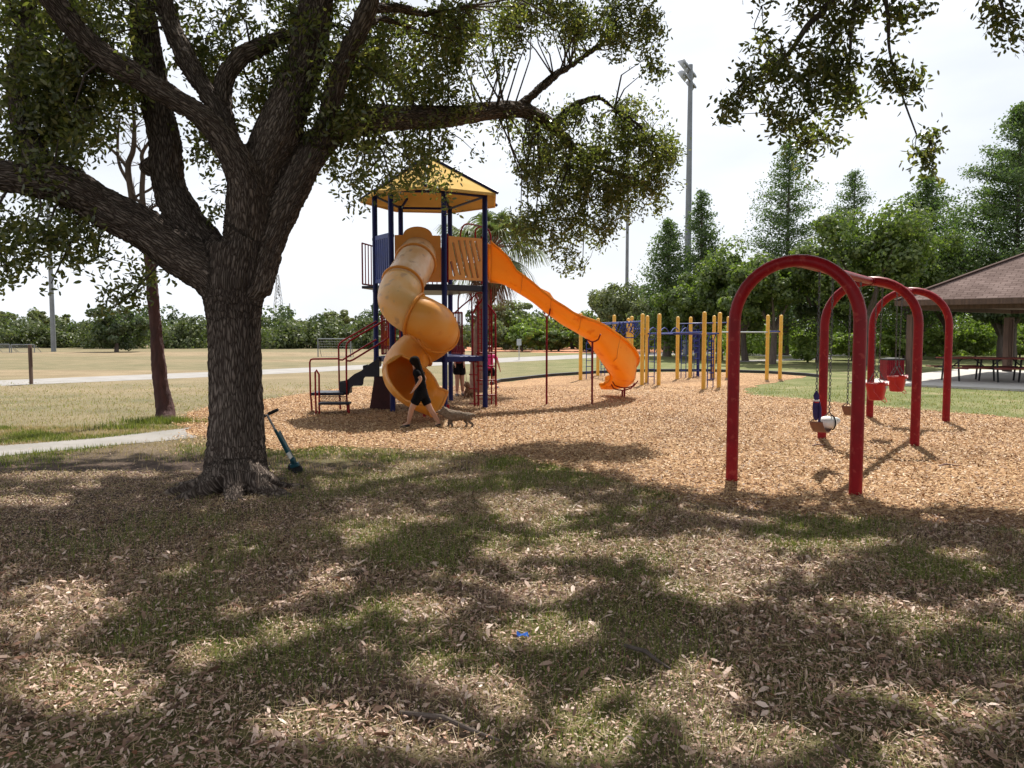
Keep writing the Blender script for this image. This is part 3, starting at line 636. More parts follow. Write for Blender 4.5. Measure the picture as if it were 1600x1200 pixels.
OAKC = [
 # left mass
 (60, 60, 110, 90, 8.6, .8, 1.1), (60, 170, 115, 100, 8.5, .7, 1.2), (115, 190, 50, 90, 8.3, .5, 1.2), (40, 250, 90, 60, 8.2, .5, 1.1), (150, 90, 60, 80, 8.6, .8, .9), (170, 140, 45, 50, 8.8, .6, .9),
 (40, 350, 80, 60, 8.0, .5, 1.1), (100, 370, 60, 50, 8.1, .4, .9), (12, 400, 30, 50, 7.9, .3, .9), (130, 350, 50, 40, 8.3, .4, .7), (82, 425, 16, 25, 8.0, .2, .7),
 (205, 430, 38, 45, 8.6, .3, 1.1), (180, 465, 30, 28, 8.6, .3, .8), (185, 400, 35, 25, 8.6, .3, .9), (55, 20, 60, 50, 9.4, .6, 1),
 # upper centre
 (180, 20, 70, 40, 9.2, .7, .9), (300, 60, 50, 60, 9.3, .6, .75), (320, 90, 40, 60, 9.4, .6, .8), (350, 25, 60, 30, 9.2, .7, .85), (440, 30, 80, 40, 9.5, .8, 1.0), (430, 90, 50, 45, 9.4, .6, .8),
 (460, 150, 60, 75, 9.3, .5, 1.1), (395, 165, 22, 40, 9.2, .3, .9), (200, 160, 45, 45, 9.3, .6, .8),
 (325, 240, 38, 45, 9.0, .4, .95), (345, 300, 28, 35, 8.9, .3, .7), (300, 215, 30, 25, 9.0, .3, .7), (370, 190, 30, 30, 9.1, .3, .7),
 # right of the trunk
 (540, 60, 60, 60, 9.3, .7, 1.15), (535, 140, 60, 60, 9.2, .6, 1.0), (590, 140, 55, 60, 9.4, .6, 1.1), (640, 130, 60, 45, 9.9, .6, 1.1), (620, 60, 70, 55, 9.7, .8, .9), (700, 50, 80, 55, 9.8, .9, 1.1),
 (545, 215, 45, 40, 9.2, .4, .95), (550, 265, 45, 45, 9.3, .4, .95), (600, 232, 52, 44, 9.6, .5, 1.0), (540, 320, 18, 28, 9.3, .2, .75), (585, 285, 38, 30, 9.5, .4, .9), (660, 220, 60, 35, 9.9, .5, 1.0),
 (690, 270, 38, 26, 10.0, .4, .9), (722, 245, 30, 25, 10.0, .3, .6), (700, 300, 26, 28, 10.0, .2, .8), (680, 145, 60, 40, 10.1, .5, .95), (720, 165, 50, 28, 10.2, .5, .85), (505, 205, 30, 40, 9.2, .3, .8),
 (760, 60, 60, 45, 10.2, .7, .85), (790, 20, 80, 30, 10.2, .8, 1.1), (870, 40, 55, 40, 10.5, .6, .85), (930, 25, 60, 35, 10.4, .6, 1.0), (985, 35, 45, 45, 10.3, .4, .9), (1017, 85, 22, 32, 10.2, .2, .95), (900, 78, 35, 15, 10.8, .3, .7),
 (770, 95, 30, 25, 10.2, .4, .6), (730, 200, 40, 20, 10.3, .3, .6), (790, 215, 25, 45, 10.8, .3, .7),
 # big hanging mass over the slide
 (850, 200, 55, 35, 11.0, .4, .8), (910, 210, 60, 50, 11.2, .5, 1.0), (985, 195, 60, 40, 11.3, .4, 1.0), (1015, 245, 48, 45, 11.3, .4, .95), (950, 270, 80, 50, 11.3, .5, 1.15), (870, 280, 55, 50, 11.1, .4, 1.0),
 (860, 330, 50, 40, 11.1, .3, .95), (930, 325, 60, 40, 11.2, .4, .95), (1000, 300, 45, 40, 11.3, .3, .9), (905, 370, 45, 30, 11.1, .3, .8), (895, 400, 35, 25, 11.0, .2, .65), (940, 390, 25, 25, 11.0, .2, .6), (800, 175, 30, 20, 11.0, .2, .6), (1020, 330, 20, 20, 11.3, .2, .6),
 (830, 235, 42, 45, 10.9, .3, .95), (818, 290, 30, 40, 10.9, .3, .85), (825, 345, 32, 32, 10.9, .3, .85), (850, 385, 34, 24, 11, .3, .8), (892, 415, 20, 16, 11, .2, .8), (1035, 260, 30, 50, 11.3, .3, .8),
 (640, 30, 60, 35, 9.8, .6, .9), (700, 90, 70, 35, 9.9, .6, .8), (770, 40, 60, 35, 10.2, .5, .9), (850, 20, 60, 25, 10.4, .5, 1.0), (900, 55, 45, 25, 10.5, .4, .8), (960, 60, 40, 30, 10.4, .4, .8), (1010, 60, 25, 40, 10.3, .2, .9), (1025, 110, 14, 20, 10.3, .1, .8),
 (570, 90, 55, 55, 9.4, .6, .9), (640, 270, 30, 30, 9.8, .3, .7), (120, 30, 60, 40, 9.3, .6, .9), (110, 130, 50, 50, 8.7, .5, .8),
]
vis = pix_cluster([(a_, b_, c_, d_, e_ + YO(a_), f_ * (1.5 if a_ > 760 else 1), g_) for a_, b_, c_, d_, e_, f_, g_ in OAKC], 0.80)
V1, ax1 = spray_field(vis, 32, 0.18, 0.072, 0.38, gaps=.55)
# unseen canopy above the frame, tufts placed by where their shadows should fall
SHADE = [(-300, 712), (0, 716), (160, 702), (330, 694), (470, 684), (560, 678), (660, 688), (700, 704), (770, 690), (830, 676), (950, 674), (1050, 684), (1060, 700), (980, 716), (930, 722), (1000, 752),
         (1090, 772), (1200, 766), (1290, 762), (1340, 775), (1400, 795), (1600, 800), (2200, 850), (2600, 1500), (-900, 1500)]
def inpoly2(x, y, P):
    r_ = False; j = len(P) - 1
    for i in range(len(P)):
        if (P[i][1] > y) != (P[j][1] > y) and x < (P[j][0] - P[i][0]) * (y - P[i][1]) / (P[j][1] - P[i][1]) + P[i][0]: r_ = not r_
        j = i
    return r_
def to_px(p):
    d = Vector(p) - Vector((0, 0, H)); c, s = math.cos(PITCH), math.sin(PITCH)
    f = d.y * c - d.z * s; u = d.x; v = d.y * s + d.z * c
    if f <= 0.05: return None
    return 800 + F * u / f, 600 - F * v / f
def wants_shade(p):
    k = p[2] / SUNV.z; g = Vector((p[0] - SUNV.x * k, p[1] - SUNV.y * k, 0))
    q = to_px(g)
    if q is None or q[1] > 1350 or q[0] < -350 or q[0] > 1950: return 0.5
    x, y = q
    if not inpoly2(x, y, SHADE): return 0
    for (cx, cy, rx, ry) in LITP:
        if ((x - cx) / (rx * 1.12)) ** 2 + ((y - cy) / (ry * 1.12)) ** 2 < 1: return 0.25
    return 1
def canopy(n, x0, x1, y0, y1, cx, cy, Rx, Ry, ztop, thick=1.2):
    o = []; k = 0
    while len(o) < n and k < n * 60:
        k += 1
        x = random.uniform(x0, x1); y = random.uniform(y0, y1); q = ((x - cx) / Rx) ** 2 + ((y - cy) / Ry) ** 2
        if q > 1: continue
        z = ztop * (1 - 0.32 * q) - random.random() * thick
        p = Vector((x, y, z)); s = to_px(p)
        if s is not None and -60 < s[0] < 1660 and s[1] > -75: continue          # that part of the crown is listed above
        if noise.noise(p * 0.9) + 0.4 * noise.noise(p * 2.3) < -0.34: continue
        if random.random() > wants_shade(p): continue
        o.append(tuple(p))
    return np.array(o)
top = canopy(9000, -14, 6.0, -1.0, 22, -3.4, 10.4, 10.4, 11.8, 11.4, 2.6)
V2, ax2 = spray_field(top, 22, 0.24, 0.14, 0.52, gaps=1.0)
np_mesh('crown', np.concatenate([V1, V2]), 6, 'oak_leaf', root)
# twigs that carry the leaf tufts
def twigs(parent, tips, anchors, rad=0.006, m='twig_bark', share=1.0, name='branch'):
    mb = MB(); A = np.array([tuple(a) for a in anchors])
    for p in tips:
        if random.random() > share: continue
        p = Vector(p); d = np.linalg.norm(A - np.array(p), axis=1); a = Vector(A[int(np.argmin(d))]); L = (p - a).length
        if L < 0.12 or L > 2.2: continue
        mid = a.lerp(p, .5) + Vector((random.uniform(-1, 1), random.uniform(-1, 1), random.uniform(-.2, 1))) * L * .14
        mb.tube([a, mid, p], [rad + L * .007, rad + L * .003, rad * .5], 4, caps=False)
    return obj(name, mb, m, parent)
anc = []
for c_ in ch:
    anc += catmull([q[0] for q in c_], 4)[8:]
anc2 = [Vector(vis[i]) for i in range(0, len(vis), 9)] 
tag(twigs(root, anc2, anc, 0.009, name='twigs'), kind='stuff')
tag(twigs(root, [tuple(v) for v in vis[::2]], [tuple(a) for a in anc2], 0.004, name='twigs'), kind='stuff')
print('oak sprays', len(vis), len(top))

# ---- second oak, its trunk stands outside the frame on the right; its boughs hang into the top right corner
root2 = empty('oak_tree', (8.6, 4.6, 0), 'oak whose thin leafy boughs hang into the picture above the red swing set', 'tree')
def Pw(x, y, z, r_): return (Vector((x, y, z)), r_)
ch2 = [
 [Pw(8.6, 4.6, -.1, .42), Pw(8.6, 4.6, .6, .33), Pw(8.5, 4.7, 1.8, .30), Pw(8.3, 4.9, 3.0, .27), Pw(7.8, 5.3, 4.2, .2), Pw(7.0, 6.0, 5.2, .14), Pw(5.8, 6.8, 6.0, .09), Pw(4.4, 7.0, 6.0, .06)],
 [Pw(8.4, 4.8, 2.6, .2), Pw(9.4, 6.0, 4.2, .15), Pw(10.0, 8.0, 5.6, .1), Pw(9.6, 10.5, 6.6, .06)],
 [Pw(8.4, 4.7, 2.8, .2), Pw(7.0, 3.6, 4.4, .14), Pw(5.0, 2.8, 5.6, .09), Pw(2.5, 2.6, 6.2, .05)],
 [Pw(7.0, 6.0, 5.2, .08), Pw(6.4, 8.2, 6.0, .06), Pw(5.2, 10.4, 6.8, .04)],
 [Pw(4.8, 7.0, 6.0, .05), PX(1420, -150, 8, 7.0), PX(1330, -60, 7, 6.9), PX(1292, 10, 5.5, 6.8), PX(1262, 40, 5, 6.8), PX(1235, 80, 3.5, 6.8), PX(1200, 110, 2.5, 6.8)],
 [PX(1345, -40, 4, 6.9), PX(1332, 30, 3, 6.8), PX(1328, 90, 2, 6.8), PX(1325, 160, 1.4, 6.8)],
 [PX(1370, -70, 4, 6.9), PX(1387, 20, 3, 6.7), PX(1390, 80, 2, 6.7), PX(1410, 150, 1.5, 6.7), PX(1432, 210, 1.2, 6.7)],
 [PX(1600, -120, 7, 6.5), PX(1560, -40, 4, 6.5), PX(1570, 30, 2, 6.5)],
]
remeshed_limbs('trunk', ch2[:4], root2, 0.045, bark=0.012)
mb = MB()
for c_ in ch2[4:]: obj('branch', MB().tube(catmull([q[0] for q in c_], 4), lerp_list([q[1] for q in c_], 4), 6), 'twig_bark', root2)
RC = [(1200, 20, 55, 30, 6.8, .2, .5), (1310, 10, 80, 35, 6.8, .3, .85), (1390, 15, 60, 25, 6.8, .2, .8), (1215, 70, 45, 40, 6.8, .2, .55), (1270, 95, 55, 45, 6.8, .3, .9), (1300, 120, 50, 40, 6.8, .3, .9),
      (1220, 135, 50, 35, 6.8, .2, .7), (1165, 165, 45, 25, 6.8, .2, .55), (1265, 160, 55, 35, 6.8, .2, .85), (1325, 165, 30, 30, 6.8, .2, .8), (1265, 215, 45, 30, 6.8, .2, .6), (1262, 245, 20, 15, 6.8, .1, .8), (1135, 180, 18, 22, 6.8, .1, .6),
      (1385, 105, 25, 32, 6.7, .1, .8), (1430, 135, 25, 18, 6.7, .1, .7), (1400, 200, 22, 20, 6.7, .1, .6), (1450, 225, 26, 22, 6.7, .1, .85), (1425, 250, 30, 14, 6.7, .1, .7), (1452, 270, 18, 14, 6.7, .1, .8),
      (1520, 8, 30, 14, 6.5, .1, .9), (1560, 20, 30, 25, 6.5, .2, .8), (1568, 65, 14, 25, 6.5, .1, .6), (1600, 60, 12, 30, 6.5, .1, .6), (1280, 40, 60, 30, 6.9, .3, .7), (1340, 60, 40, 40, 6.8, .3, .6)]
vis2 = pix_cluster(RC + [(1250, 190, 45, 30, 6.8, .2, .8), (1275, 225, 35, 25, 6.8, .2, .8), (1262, 262, 16, 14, 6.8, .1, .9), (1180, 130, 35, 30, 6.8, .2, .7), (1400, 125, 30, 25, 6.7, .1, .8), (1440, 245, 28, 20, 6.7, .1, .9)], 0.9, L=0.07, per=14, rad=.1)
V3, _ = spray_field(vis2, 20, 0.11, 0.060, 0.38, .6)
top2 = canopy(6200, -1.0, 14, -1.0, 16, 6.4, 7.2, 8.0, 8.6, 9.0, 1.8)  # upper leaves out of view, put where their shadows are wanted
V4, _ = spray_field(top2, 22, 0.24, 0.14, 0.52, gaps=1.0)
np_mesh('crown', np.concatenate([V3, V4]), 6, 'oak_leaf', root2)
anc = []
for c_ in ch2[4:]: anc += catmull([q[0] for q in c_], 4)
anc += [Vector(vis2[i]) for i in range(0, len(vis2), 12)]
tag(twigs(root2, [tuple(v) for v in vis2], anc, 0.003, name='twigs'), kind='stuff')
print('oak2', len(vis2), len(top2))

# ---- dead leaning tree behind the big oak
root = empty('dead_tree', gp(258, 656), 'bare reddish leaning tree with leafless twigs, standing by the path behind the big oak', 'tree')
Yd = gp(258, 656).y
def D(x, y, r_, dy=0): return (at(x, y, Yd + dy), r_ / F * Yd)
dch = [[(gp(259, 658) + Vector((0, 0, -.1)), .20), D(258, 640, 13.5), D(250, 590, 10.8), D(244, 520, 9.2), D(238, 450, 8.3), D(234, 400, 8), D(226, 360, 7)],
       [D(226, 362, 7), D(212, 340, 5.5), D(205, 300, 5), D(200, 260, 4.5), D(208, 235, 4), D(210, 200, 3), D(208, 165, 2)],
       [D(226, 362, 7), D(225, 335, 5), D(222, 300, 4.2), D(224, 260, 3.6), D(222, 240, 3), D(238, 215, 2)],
       [D(201, 265, 3), D(186, 245, 2.6), D(170, 230, 2), D(158, 222, 1.2)], [D(201, 285, 3), D(186, 255, 2.4), D(184, 215, 2), D(188, 180, 1.2)],
       [D(223, 318, 3), D(212, 308, 2.2), D(236, 295, 2), D(244, 280, 1.2)], [D(223, 240, 2), D(212, 225, 1.6), D(206, 205, 1)], [D(226, 340, 2.5), D(238, 325, 1.8), D(248, 318, 1)]]
remeshed_limbs('trunk', dch[:1], root, 0.03, 'dead_bark', 0.012)
mb = MB()
for c_ in dch[1:]: obj('branch', MB().tube(catmull([q[0] for q in c_], 4), lerp_list([q[1] for q in c_], 4), 7), 'grey_bark', root)
for i in range(60):
    c_ = random.choice(dch[1:]); p = random.choice(c_[1:])[0]; q = p + Vector((random.uniform(-.3, .3), random.uniform(-.3, .3), random.uniform(-.05, .35)))
    mb.tube([p, p.lerp(q, .5) + Vector((random.uniform(-.05, .05), 0, .03)), q], [.010, .007, .003], 4, caps=False)
tag(obj('twigs', mb, 'grey_bark', root), kind='stuff')
gx = np.concatenate([rng.normal(gp(255, 660).x, .35, 1500), rng.normal(gp(195, 670).x, .3, 500)]); gy = np.concatenate([rng.normal(gp(255, 660).y - .05, .15, 1500), rng.normal(gp(195, 670).y, .12, 500)])
blades('grass', gx, gy, .06, .16, rng.random(2000) * .55, .006)

# ---- generic crowns
def crown_faces(blobs, n, K, leaf, aspect=0.62, flat=0.0, light=0.0):
    n = int(n * 2.3); leaf = leaf * 0.86
    C0 = []; N0 = []; tot = sum(b_[1][0] * b_[1][1] + b_[1][0] * b_[1][2] for b_ in blobs)
    for c, r_ in blobs:
        share = (r_[0] * r_[1] + r_[0] * r_[2]) / tot; nn = int(n * share); kk = max(4, int(K * share)); c = np.array(c, float); r_ = np.array(r_, float)
        d = rdir(kk); sub = c + d * r_ * rng.uniform(0.45, 0.86, (kk, 1)); sr = rng.uniform(0.24, 0.40, kk)
        idx = rng.integers(0, kk, nn); e = rdir(nn); e[:, 2] = e[:, 2] * (1 - flat); e = unit(e)
        C0.append(sub[idx] + e * r_ * sr[idx][:, None] * rng.uniform(0.65, 1.08, (nn, 1))); N0.append(unit(e + rng.normal(size=(nn, 3)) * 0.55 + np.array([0, 0, .25])))
    P = np.concatenate(C0); Nn = np.concatenate(N0); A, Bv = frame_from_normal(Nn); L = leaf * rng.uniform(0.6, 1.3, len(P))
    return leaves(P, A, Bv, L, L * aspect, DIAM, 0.15)
def broad_tree(name, px, ybase, ytop, hw, label, group, material='green_leaf', n=5200, leaf=.26, trunk_r=.16, split=.30, bark='grey_bark', depth=1.0, K=46, low=.24, xo=None, Y=None):
    b0 = gp(px, ybase) if Y is None else Vector(((px - 800) / F * Y, Y, 0)); Y = b0.y; topz = at(px, ytop, Y).z; rw = hw / F * Y
    rt = empty(name, b0, label, 'tree', group); ht = topz
    lows = ht * low; zc = (lows + ht) / 2; rz = (ht - lows) / 2
    blobs = [((b0.x, Y, zc), (rw * .8, rw * .8 * depth, rz * .95))]
    for i in range(6):
        a = i / 6 * 6.283 + random.random(); q = random.uniform(.35, .6)
        blobs.append(((b0.x + math.cos(a) * rw * q, Y + math.sin(a) * rw * q * depth, zc + random.uniform(-.45, .4) * rz), (rw * .52, rw * .52, rz * random.uniform(.4, .6))))
    np_mesh('crown', crown_faces(blobs, n, K, leaf), 4, material, rt)
    mb = MB(); t0 = Vector((b0.x, Y, -.1)); fk = Vector((b0.x + random.uniform(-.2, .2), Y, ht * split))
    mb.tube(catmull([t0, t0.lerp(fk, .5) + Vector((random.uniform(-.1, .1), 0, 0)), fk], 4), lerp_list([trunk_r * 1.35, trunk_r, trunk_r * .85], 4), 9)
    for i in range(6):
        c, r_ = blobs[i + 1]; e = Vector(c)
        mb.tube([fk - Vector((0, 0, .2)), fk.lerp(e, .45) + Vector((0, 0, .2)), e], [trunk_r * .6, trunk_r * .35, trunk_r * .12], 6)
    obj('trunk', mb, bark, rt); return rt
def cypress(px, ybase, ytop, hw, label, group, n=5200, leaf=.2, material='cypress_leaf', low=.12, gap=.0):
    b0 = gp(px, ybase); Y = b0.y; ht = at(px, ytop, Y).z; rw = hw / F * Y
    rt = empty('cypress_tree', b0, label, 'tree', group)
    mb = MB(); mb.tube([b0 - Vector((0, 0, .1)), b0 + Vector((0, 0, ht * .06)), b0 + Vector((.05, 0, ht * .5)), b0 + Vector((0, 0, ht * .98))], [.34, .24, .13, .02], 8)
    nb = 150; n = int(n * 3.3); leaf = leaf * .88; bl = []; cs = []; per = n // nb
    for i in range(nb):
        f = (i + .5) / nb; z = ht * (low + (1 - low) * f ** .92); L = rw * (1 - f) ** .7 * random.uniform(.6, 1.2) + .15; a = random.uniform(0, 6.283)
        d = Vector((math.cos(a), math.sin(a), random.uniform(.12, .45))); p0 = Vector((b0.x, Y, z)); p1 = p0 + d * L
        mb.tube([p0, p1], [.035 * (1 - f) + .012, .006], 4, caps=False)
        m_ = max(24, int(per * (0.35 + 1.4 * (1 - f)))); t_ = rng.random(m_) ** .7
        P = np.array(p0)[None] + t_[:, None] * np.array(d * L)[None] + rng.normal(size=(m_, 3)) * np.array([.24, .24, .17]) * (0.35 + .55 * L / rw * 1.2) * min(1.7, rw / 1.7)
        cs.append(P)
    P = np.concatenate(cs); Nn = unit(rng.normal(size=(len(P), 3)) + np.array([0, 0, .7])); A, Bv = frame_from_normal(Nn); Ls = leaf * rng.uniform(.6, 1.3, len(P))
    np_mesh('crown', leaves(P, A, Bv, Ls, Ls * .5, DIAM, .1), 4, material, rt); obj('trunk', mb, 'grey_bark', rt); return rt
GT = 'tall trees along the right side of the park'
cypress(1042, 557, 345, 58, 'narrow cypress just left of the tall floodlight pole', GT, 5000)
cypress(1093, 556, 300, 48, 'slim pointed cypress just right of the tall floodlight pole', GT, 4600)
cypress(1226, 555, 222, 84, 'tall airy cypress rising behind the near left post of the red swings', GT, 6500)
cypress(1328, 554, 268, 70, 'slender cypress top showing over the round tree behind the swings', GT, 4200)
cypress(1440, 556, 278, 110, 'wide light green cypress between the round tree and the pavilion', GT, 6500, leaf=.24)
cypress(1580, 562, 165, 135, 'tallest cypress, rising behind the pavilion roof at the edge of the picture', GT, 15000, low=.16)
GB = 'leafy trees along the right side of the park'
broad_tree('leafy_tree', 1125, 562, 362, 72, 'pale green leafy tree behind the yellow climbing posts', GB, 'green_leaf', 5200)
broad_tree('leafy_tree', 1060, 560, 430, 58, 'low leafy tree filling the gap under the two cypresses by the light pole', GB, 'green_leaf', 4200, leaf=.24, low=.1)
broad_tree('leafy_tree', 1206, 569, 385, 78, 'leafy tree with a thin forked trunk behind the first pair of pull up posts', GB, 'green_leaf', 5600, low=.33)
broad_tree('leafy_tree', 1350, 571, 300, 118, 'biggest round leafy tree, centred behind the red swing set', GB, 'green_leaf', 9500, leaf=.26, trunk_r=.2, low=.22, K=70)
broad_tree('leafy_tree', 1280, 566, 370, 82, 'dark leafy tree to the left of the biggest round tree', GB, 'dark_leaf', 5200, leaf=.24)
broad_tree('leafy_tree', 1478, 560, 370, 90, 'leafy tree partly hidden by the pavilion roof corner', GB, 'green_leaf', 5400, low=.3)
broad_tree('leafy_tree', 1570, 564, 430, 95, 'dark leafy tree seen under the pavilion roof at the picture edge', GB, 'dark_leaf', 5400, trunk_r=.3, low=.34)
broad_tree('leafy_tree', 975, 550, 428, 62, 'pale rounded tree above the lower end of the long slide', GB, 'olive_leaf', 4600, leaf=.3, low=.18)
broad_tree('leafy_tree', 1012, 552, 455, 36, 'smaller pale tree beside the narrow cypress', GB, 'olive_leaf', 2600, leaf=.26, low=.15)
GH = 'dense rounded bushes behind the slides'
broad_tree('leafy_tree', 1165, 564, 405, 62, 'mid green tree between the pale tree and the thin forked tree', GB, 'green_leaf', 5000, low=.2)
broad_tree('leafy_tree', 1415, 562, 340, 80, 'leafy tree whose rounded top shows right of the biggest tree', GB, 'green_leaf', 6500, low=.25)
broad_tree('leafy_tree', 1090, 563, 415, 55, 'bright leafy tree just right of the floodlight pole foot', GB, 'green_leaf', 4200, low=.12)
for x, yb, yt, hw_, mm, lb in [(815, 549, 505, 38, 'bright_leaf', 'bright green dense bush right of the play tower'), (872, 549, 511, 42, 'green_leaf', 'mid green bush below the middle of the long slide'),
                       (925, 549, 508, 42, 'green_leaf', 'green bush behind the lower end of the long slide'), (768, 549, 500, 32, 'olive_leaf', 'olive bush behind the red climbing ladder')]:
    broad_tree('bush', x, yb, yt, hw_, lb, GH, mm, 3000, leaf=.30, trunk_r=.08, low=.02, K=40)
broad_tree('leafy_tree', 790, 545, 466, 55, 'pale feathery tree behind the palm', None, 'olive_leaf', 2600, leaf=.34, low=.3)
broad_tree('leafy_tree', 895, 545, 482, 50, 'grey green tree behind the bushes under the slide', None, 'olive_leaf', 2600, leaf=.34, low=.3)
broad_tree('leafy_tree', 182, 550, 466, 50, 'dark rounded tree at the far edge of the field left of the leaning tree', None, 'dark_leaf', 5000, leaf=.26, low=.03, trunk_r=.14)
GU = 'sunlit shrubs under the trees beside the pavilion'
for x, yb, yt, hw_, lb in [(1262, 566, 515, 34, 'sunlit shrub left of the second swing arch'), (1330, 563, 512, 40, 'sunlit shrub behind the middle of the swing set'), (1400, 562, 512, 38, 'sunlit shrub behind the red litter bin'),
                       (1462, 561, 512, 36, 'sunlit shrub right of the pavilion post'), (1525, 560, 514, 36, 'sunlit shrub above the first picnic table'), (1592, 559, 512, 38, 'sunlit shrub at the picture edge behind the picnic tables')]:
    broad_tree('shrub', x, yb, yt, hw_, lb, GU, 'bright_leaf', 2400, leaf=.2, trunk_r=.05, low=.02, K=36)
# thickets: far masses nobody could count
def thicket(name, x0, x1, y0, y1, h, n, material, leaf, K):
    bl = []; x = x0
    while x < x1:
        r_ = random.uniform(.55, 1.25) * h; bl.append(((x, random.uniform(y0, y1), h * random.uniform(.22, .42)), (r_ * .9, r_ * .9, h * random.uniform(.5, .78)))); x += r_ * .55
    o = np_mesh(name, crown_faces(bl, n, K, leaf), 4, material); o['kind'] = 'stuff'
    return o
thicket('thicket', -62, 4, 74, 84, 3.0, 42000, 'mangrove_leaf', .38, 900)
thicket('thicket', -75, 30, 88, 104, 4.1, 26000, 'dark_leaf', .5, 600)
thicket('thicket', 14, 70, 62, 74, 7.5, 22000, 'dark_leaf', .42, 500)
thicket('thicket', 15, 42, 54, 58, 3.1, 12000, 'bright_leaf', .3, 300)
thicket('thicket', 2, 18, 70, 84, 3.4, 12000, 'green_leaf', .4, 240)
GF = 'thin pale trees rising above the far thicket'
for x, yt, hw_, lb in [(62, 478, 22, 'thin pale tree top left of the far light pole'), (10, 482, 16, 'thin pale tree top at the left edge of the picture'), (98, 484, 16, 'thin pale tree top just right of the far light pole'), (532, 482, 26, 'thin pale tree top above the thicket left of the play tower'), (470, 492, 20, 'low tree top in the thicket right of the big oak trunk')]:
    broad_tree('thin_tree', x, 545, yt, hw_, lb, GF, 'olive_leaf', 700, leaf=.4, low=.45, K=16, Y=88, trunk_r=.1)

# ---- sabal palm behind the tower
pb = Vector(((746 - 800) / F * 22.0, 22.0, 0))
rt = empty('palm_tree', pb, 'fan palm with drooping fronds standing right behind the play tower', 'tree')
pc = at(768, 392, 22.0)
mb = MB(); pts = catmull([pb - Vector((0, 0, .1)), pb + Vector((.03, 0, 1.2)), pb.lerp(pc, .8), pc - Vector((0, 0, .15))], 6)
mb.tube(pts, lerp_list([.24, .19, .20, .23], 6), 14)
for i in range(120):
    f = random.random(); p = pb.lerp(pc, f) ; a = random.uniform(0, 6.283); d = Vector((math.cos(a), math.sin(a), 0))
    if f > .45: mb.beam(p + d * .16, p + d * .30 + Vector((0, 0, .17)), .07, .03)
obj('trunk', mb, 'palm_bark', rt)
def fronds(n, zlo, zhi, material, name, lmin, lmax):
    stems = MB(); F_ = []
    for i in range(n):
        a = i * 2.399 + random.uniform(-.2, .2); e = random.uniform(zlo, zhi); d = Vector((math.cos(a) * math.cos(e), math.sin(a) * math.cos(e), math.sin(e)))
        L = random.uniform(lmin, lmax); p0 = pc + Vector((0, 0, .05)); hub = p0 + d * L + Vector((0, 0, -.12 * L)); stems.tube([p0, p0 + d * L * .5 + Vector((0, 0, .04)), hub], [.022, .018, .012], 5)
        side = d.cross(Vector((0, 0, 1))).normalized(); upv = side.cross(d).normalized(); kk = 34
        for k in range(kk):
            th = (k / (kk - 1) - .5) * 2 * R(118); ll = random.uniform(.62, .85) * (1 - .25 * abs(th) / 2.1)
            dd = (d * math.cos(th) + side * math.sin(th)).normalized(); p = hub; prev = hub
            for s_ in range(4):
                q = prev + (dd * (ll / 4) + Vector((0, 0, -.035 * (s_ + .4) ** 1.7)))
                wv = (q - prev).cross(upv).normalized(); w0 = .021 * (1 - s_ / 4.6) + .004; w1 = .021 * (1 - (s_ + 1) / 4.6) + .002
                F_ += [prev - wv * w0, prev + wv * w0, q + wv * w1, q - wv * w1]; prev = q
    obj('frond_stem', stems, 'palm_bark', rt)
    V = np.array([tuple(v) for v in F_]); np_mesh(name, V, 4, material, rt, rnd=np.repeat(rng.random(len(V) // 16), 4)[:len(V) // 4])
fronds(34, R(-28), R(68), 'palm_leaf', 'crown', .75, 1.15)
fronds(10, R(-78), R(-50), 'dead_frond', 'dead_frond', .35, .6)
# ================================================================== swing set
U = Vector((0.567, 0.824, 0)); Wd = Vector((0.824, -0.567, 0))
arches = [Vector((3.02, 8.57, 0)), Vector((5.39, 12.07, 0)), Vector((7.49, 15.10, 0))]
ZT, RA, RT = 2.44, 0.655, 0.066
root = empty('swing_stand', arches[1], 'red tubular swing frame of three round arches joined by a top beam', 'swing frame')
for c in arches:
    pts = [c - Wd * RA + Vector((0, 0, -.2)), c - Wd * RA + Vector((0, 0, .8)), c - Wd * RA + Vector((0, 0, ZT - RA))]
    pts += [c + Wd * (-RA * math.cos(a)) + Vector((0, 0, ZT - RA + RA * math.sin(a))) for a in [math.pi * k / 20 for k in range(1, 20)]]
    pts += [c + Wd * RA + Vector((0, 0, ZT - RA)), c + Wd * RA + Vector((0, 0, .8)), c + Wd * RA + Vector((0, 0, -.2))]
    obj('arch', MB().tube(pts, RT, 20), 'red_paint', root)
mb = MB(); zb = ZT - .01
mb.rod(arches[0] + Vector((0, 0, zb)), arches[1] + Vector((0, 0, zb)), .052, 16); mb.rod(arches[1] + Vector((0, 0, zb)), arches[2] + Vector((0, 0, zb)), .052, 16)
obj('top_beam', mb, 'red_paint', root)
mb = MB()
for i in range(2):
    a, b_ = arches[i], arches[i + 1]
    for s in (.02, .98):
        p = a.lerp(b_, s) + Vector((0, 0, zb)); mb.rod(p - U * .05, p + U * .05, .062, 14)
        obj('collar', mb, 'dark_red_paint', root); mb = MB()

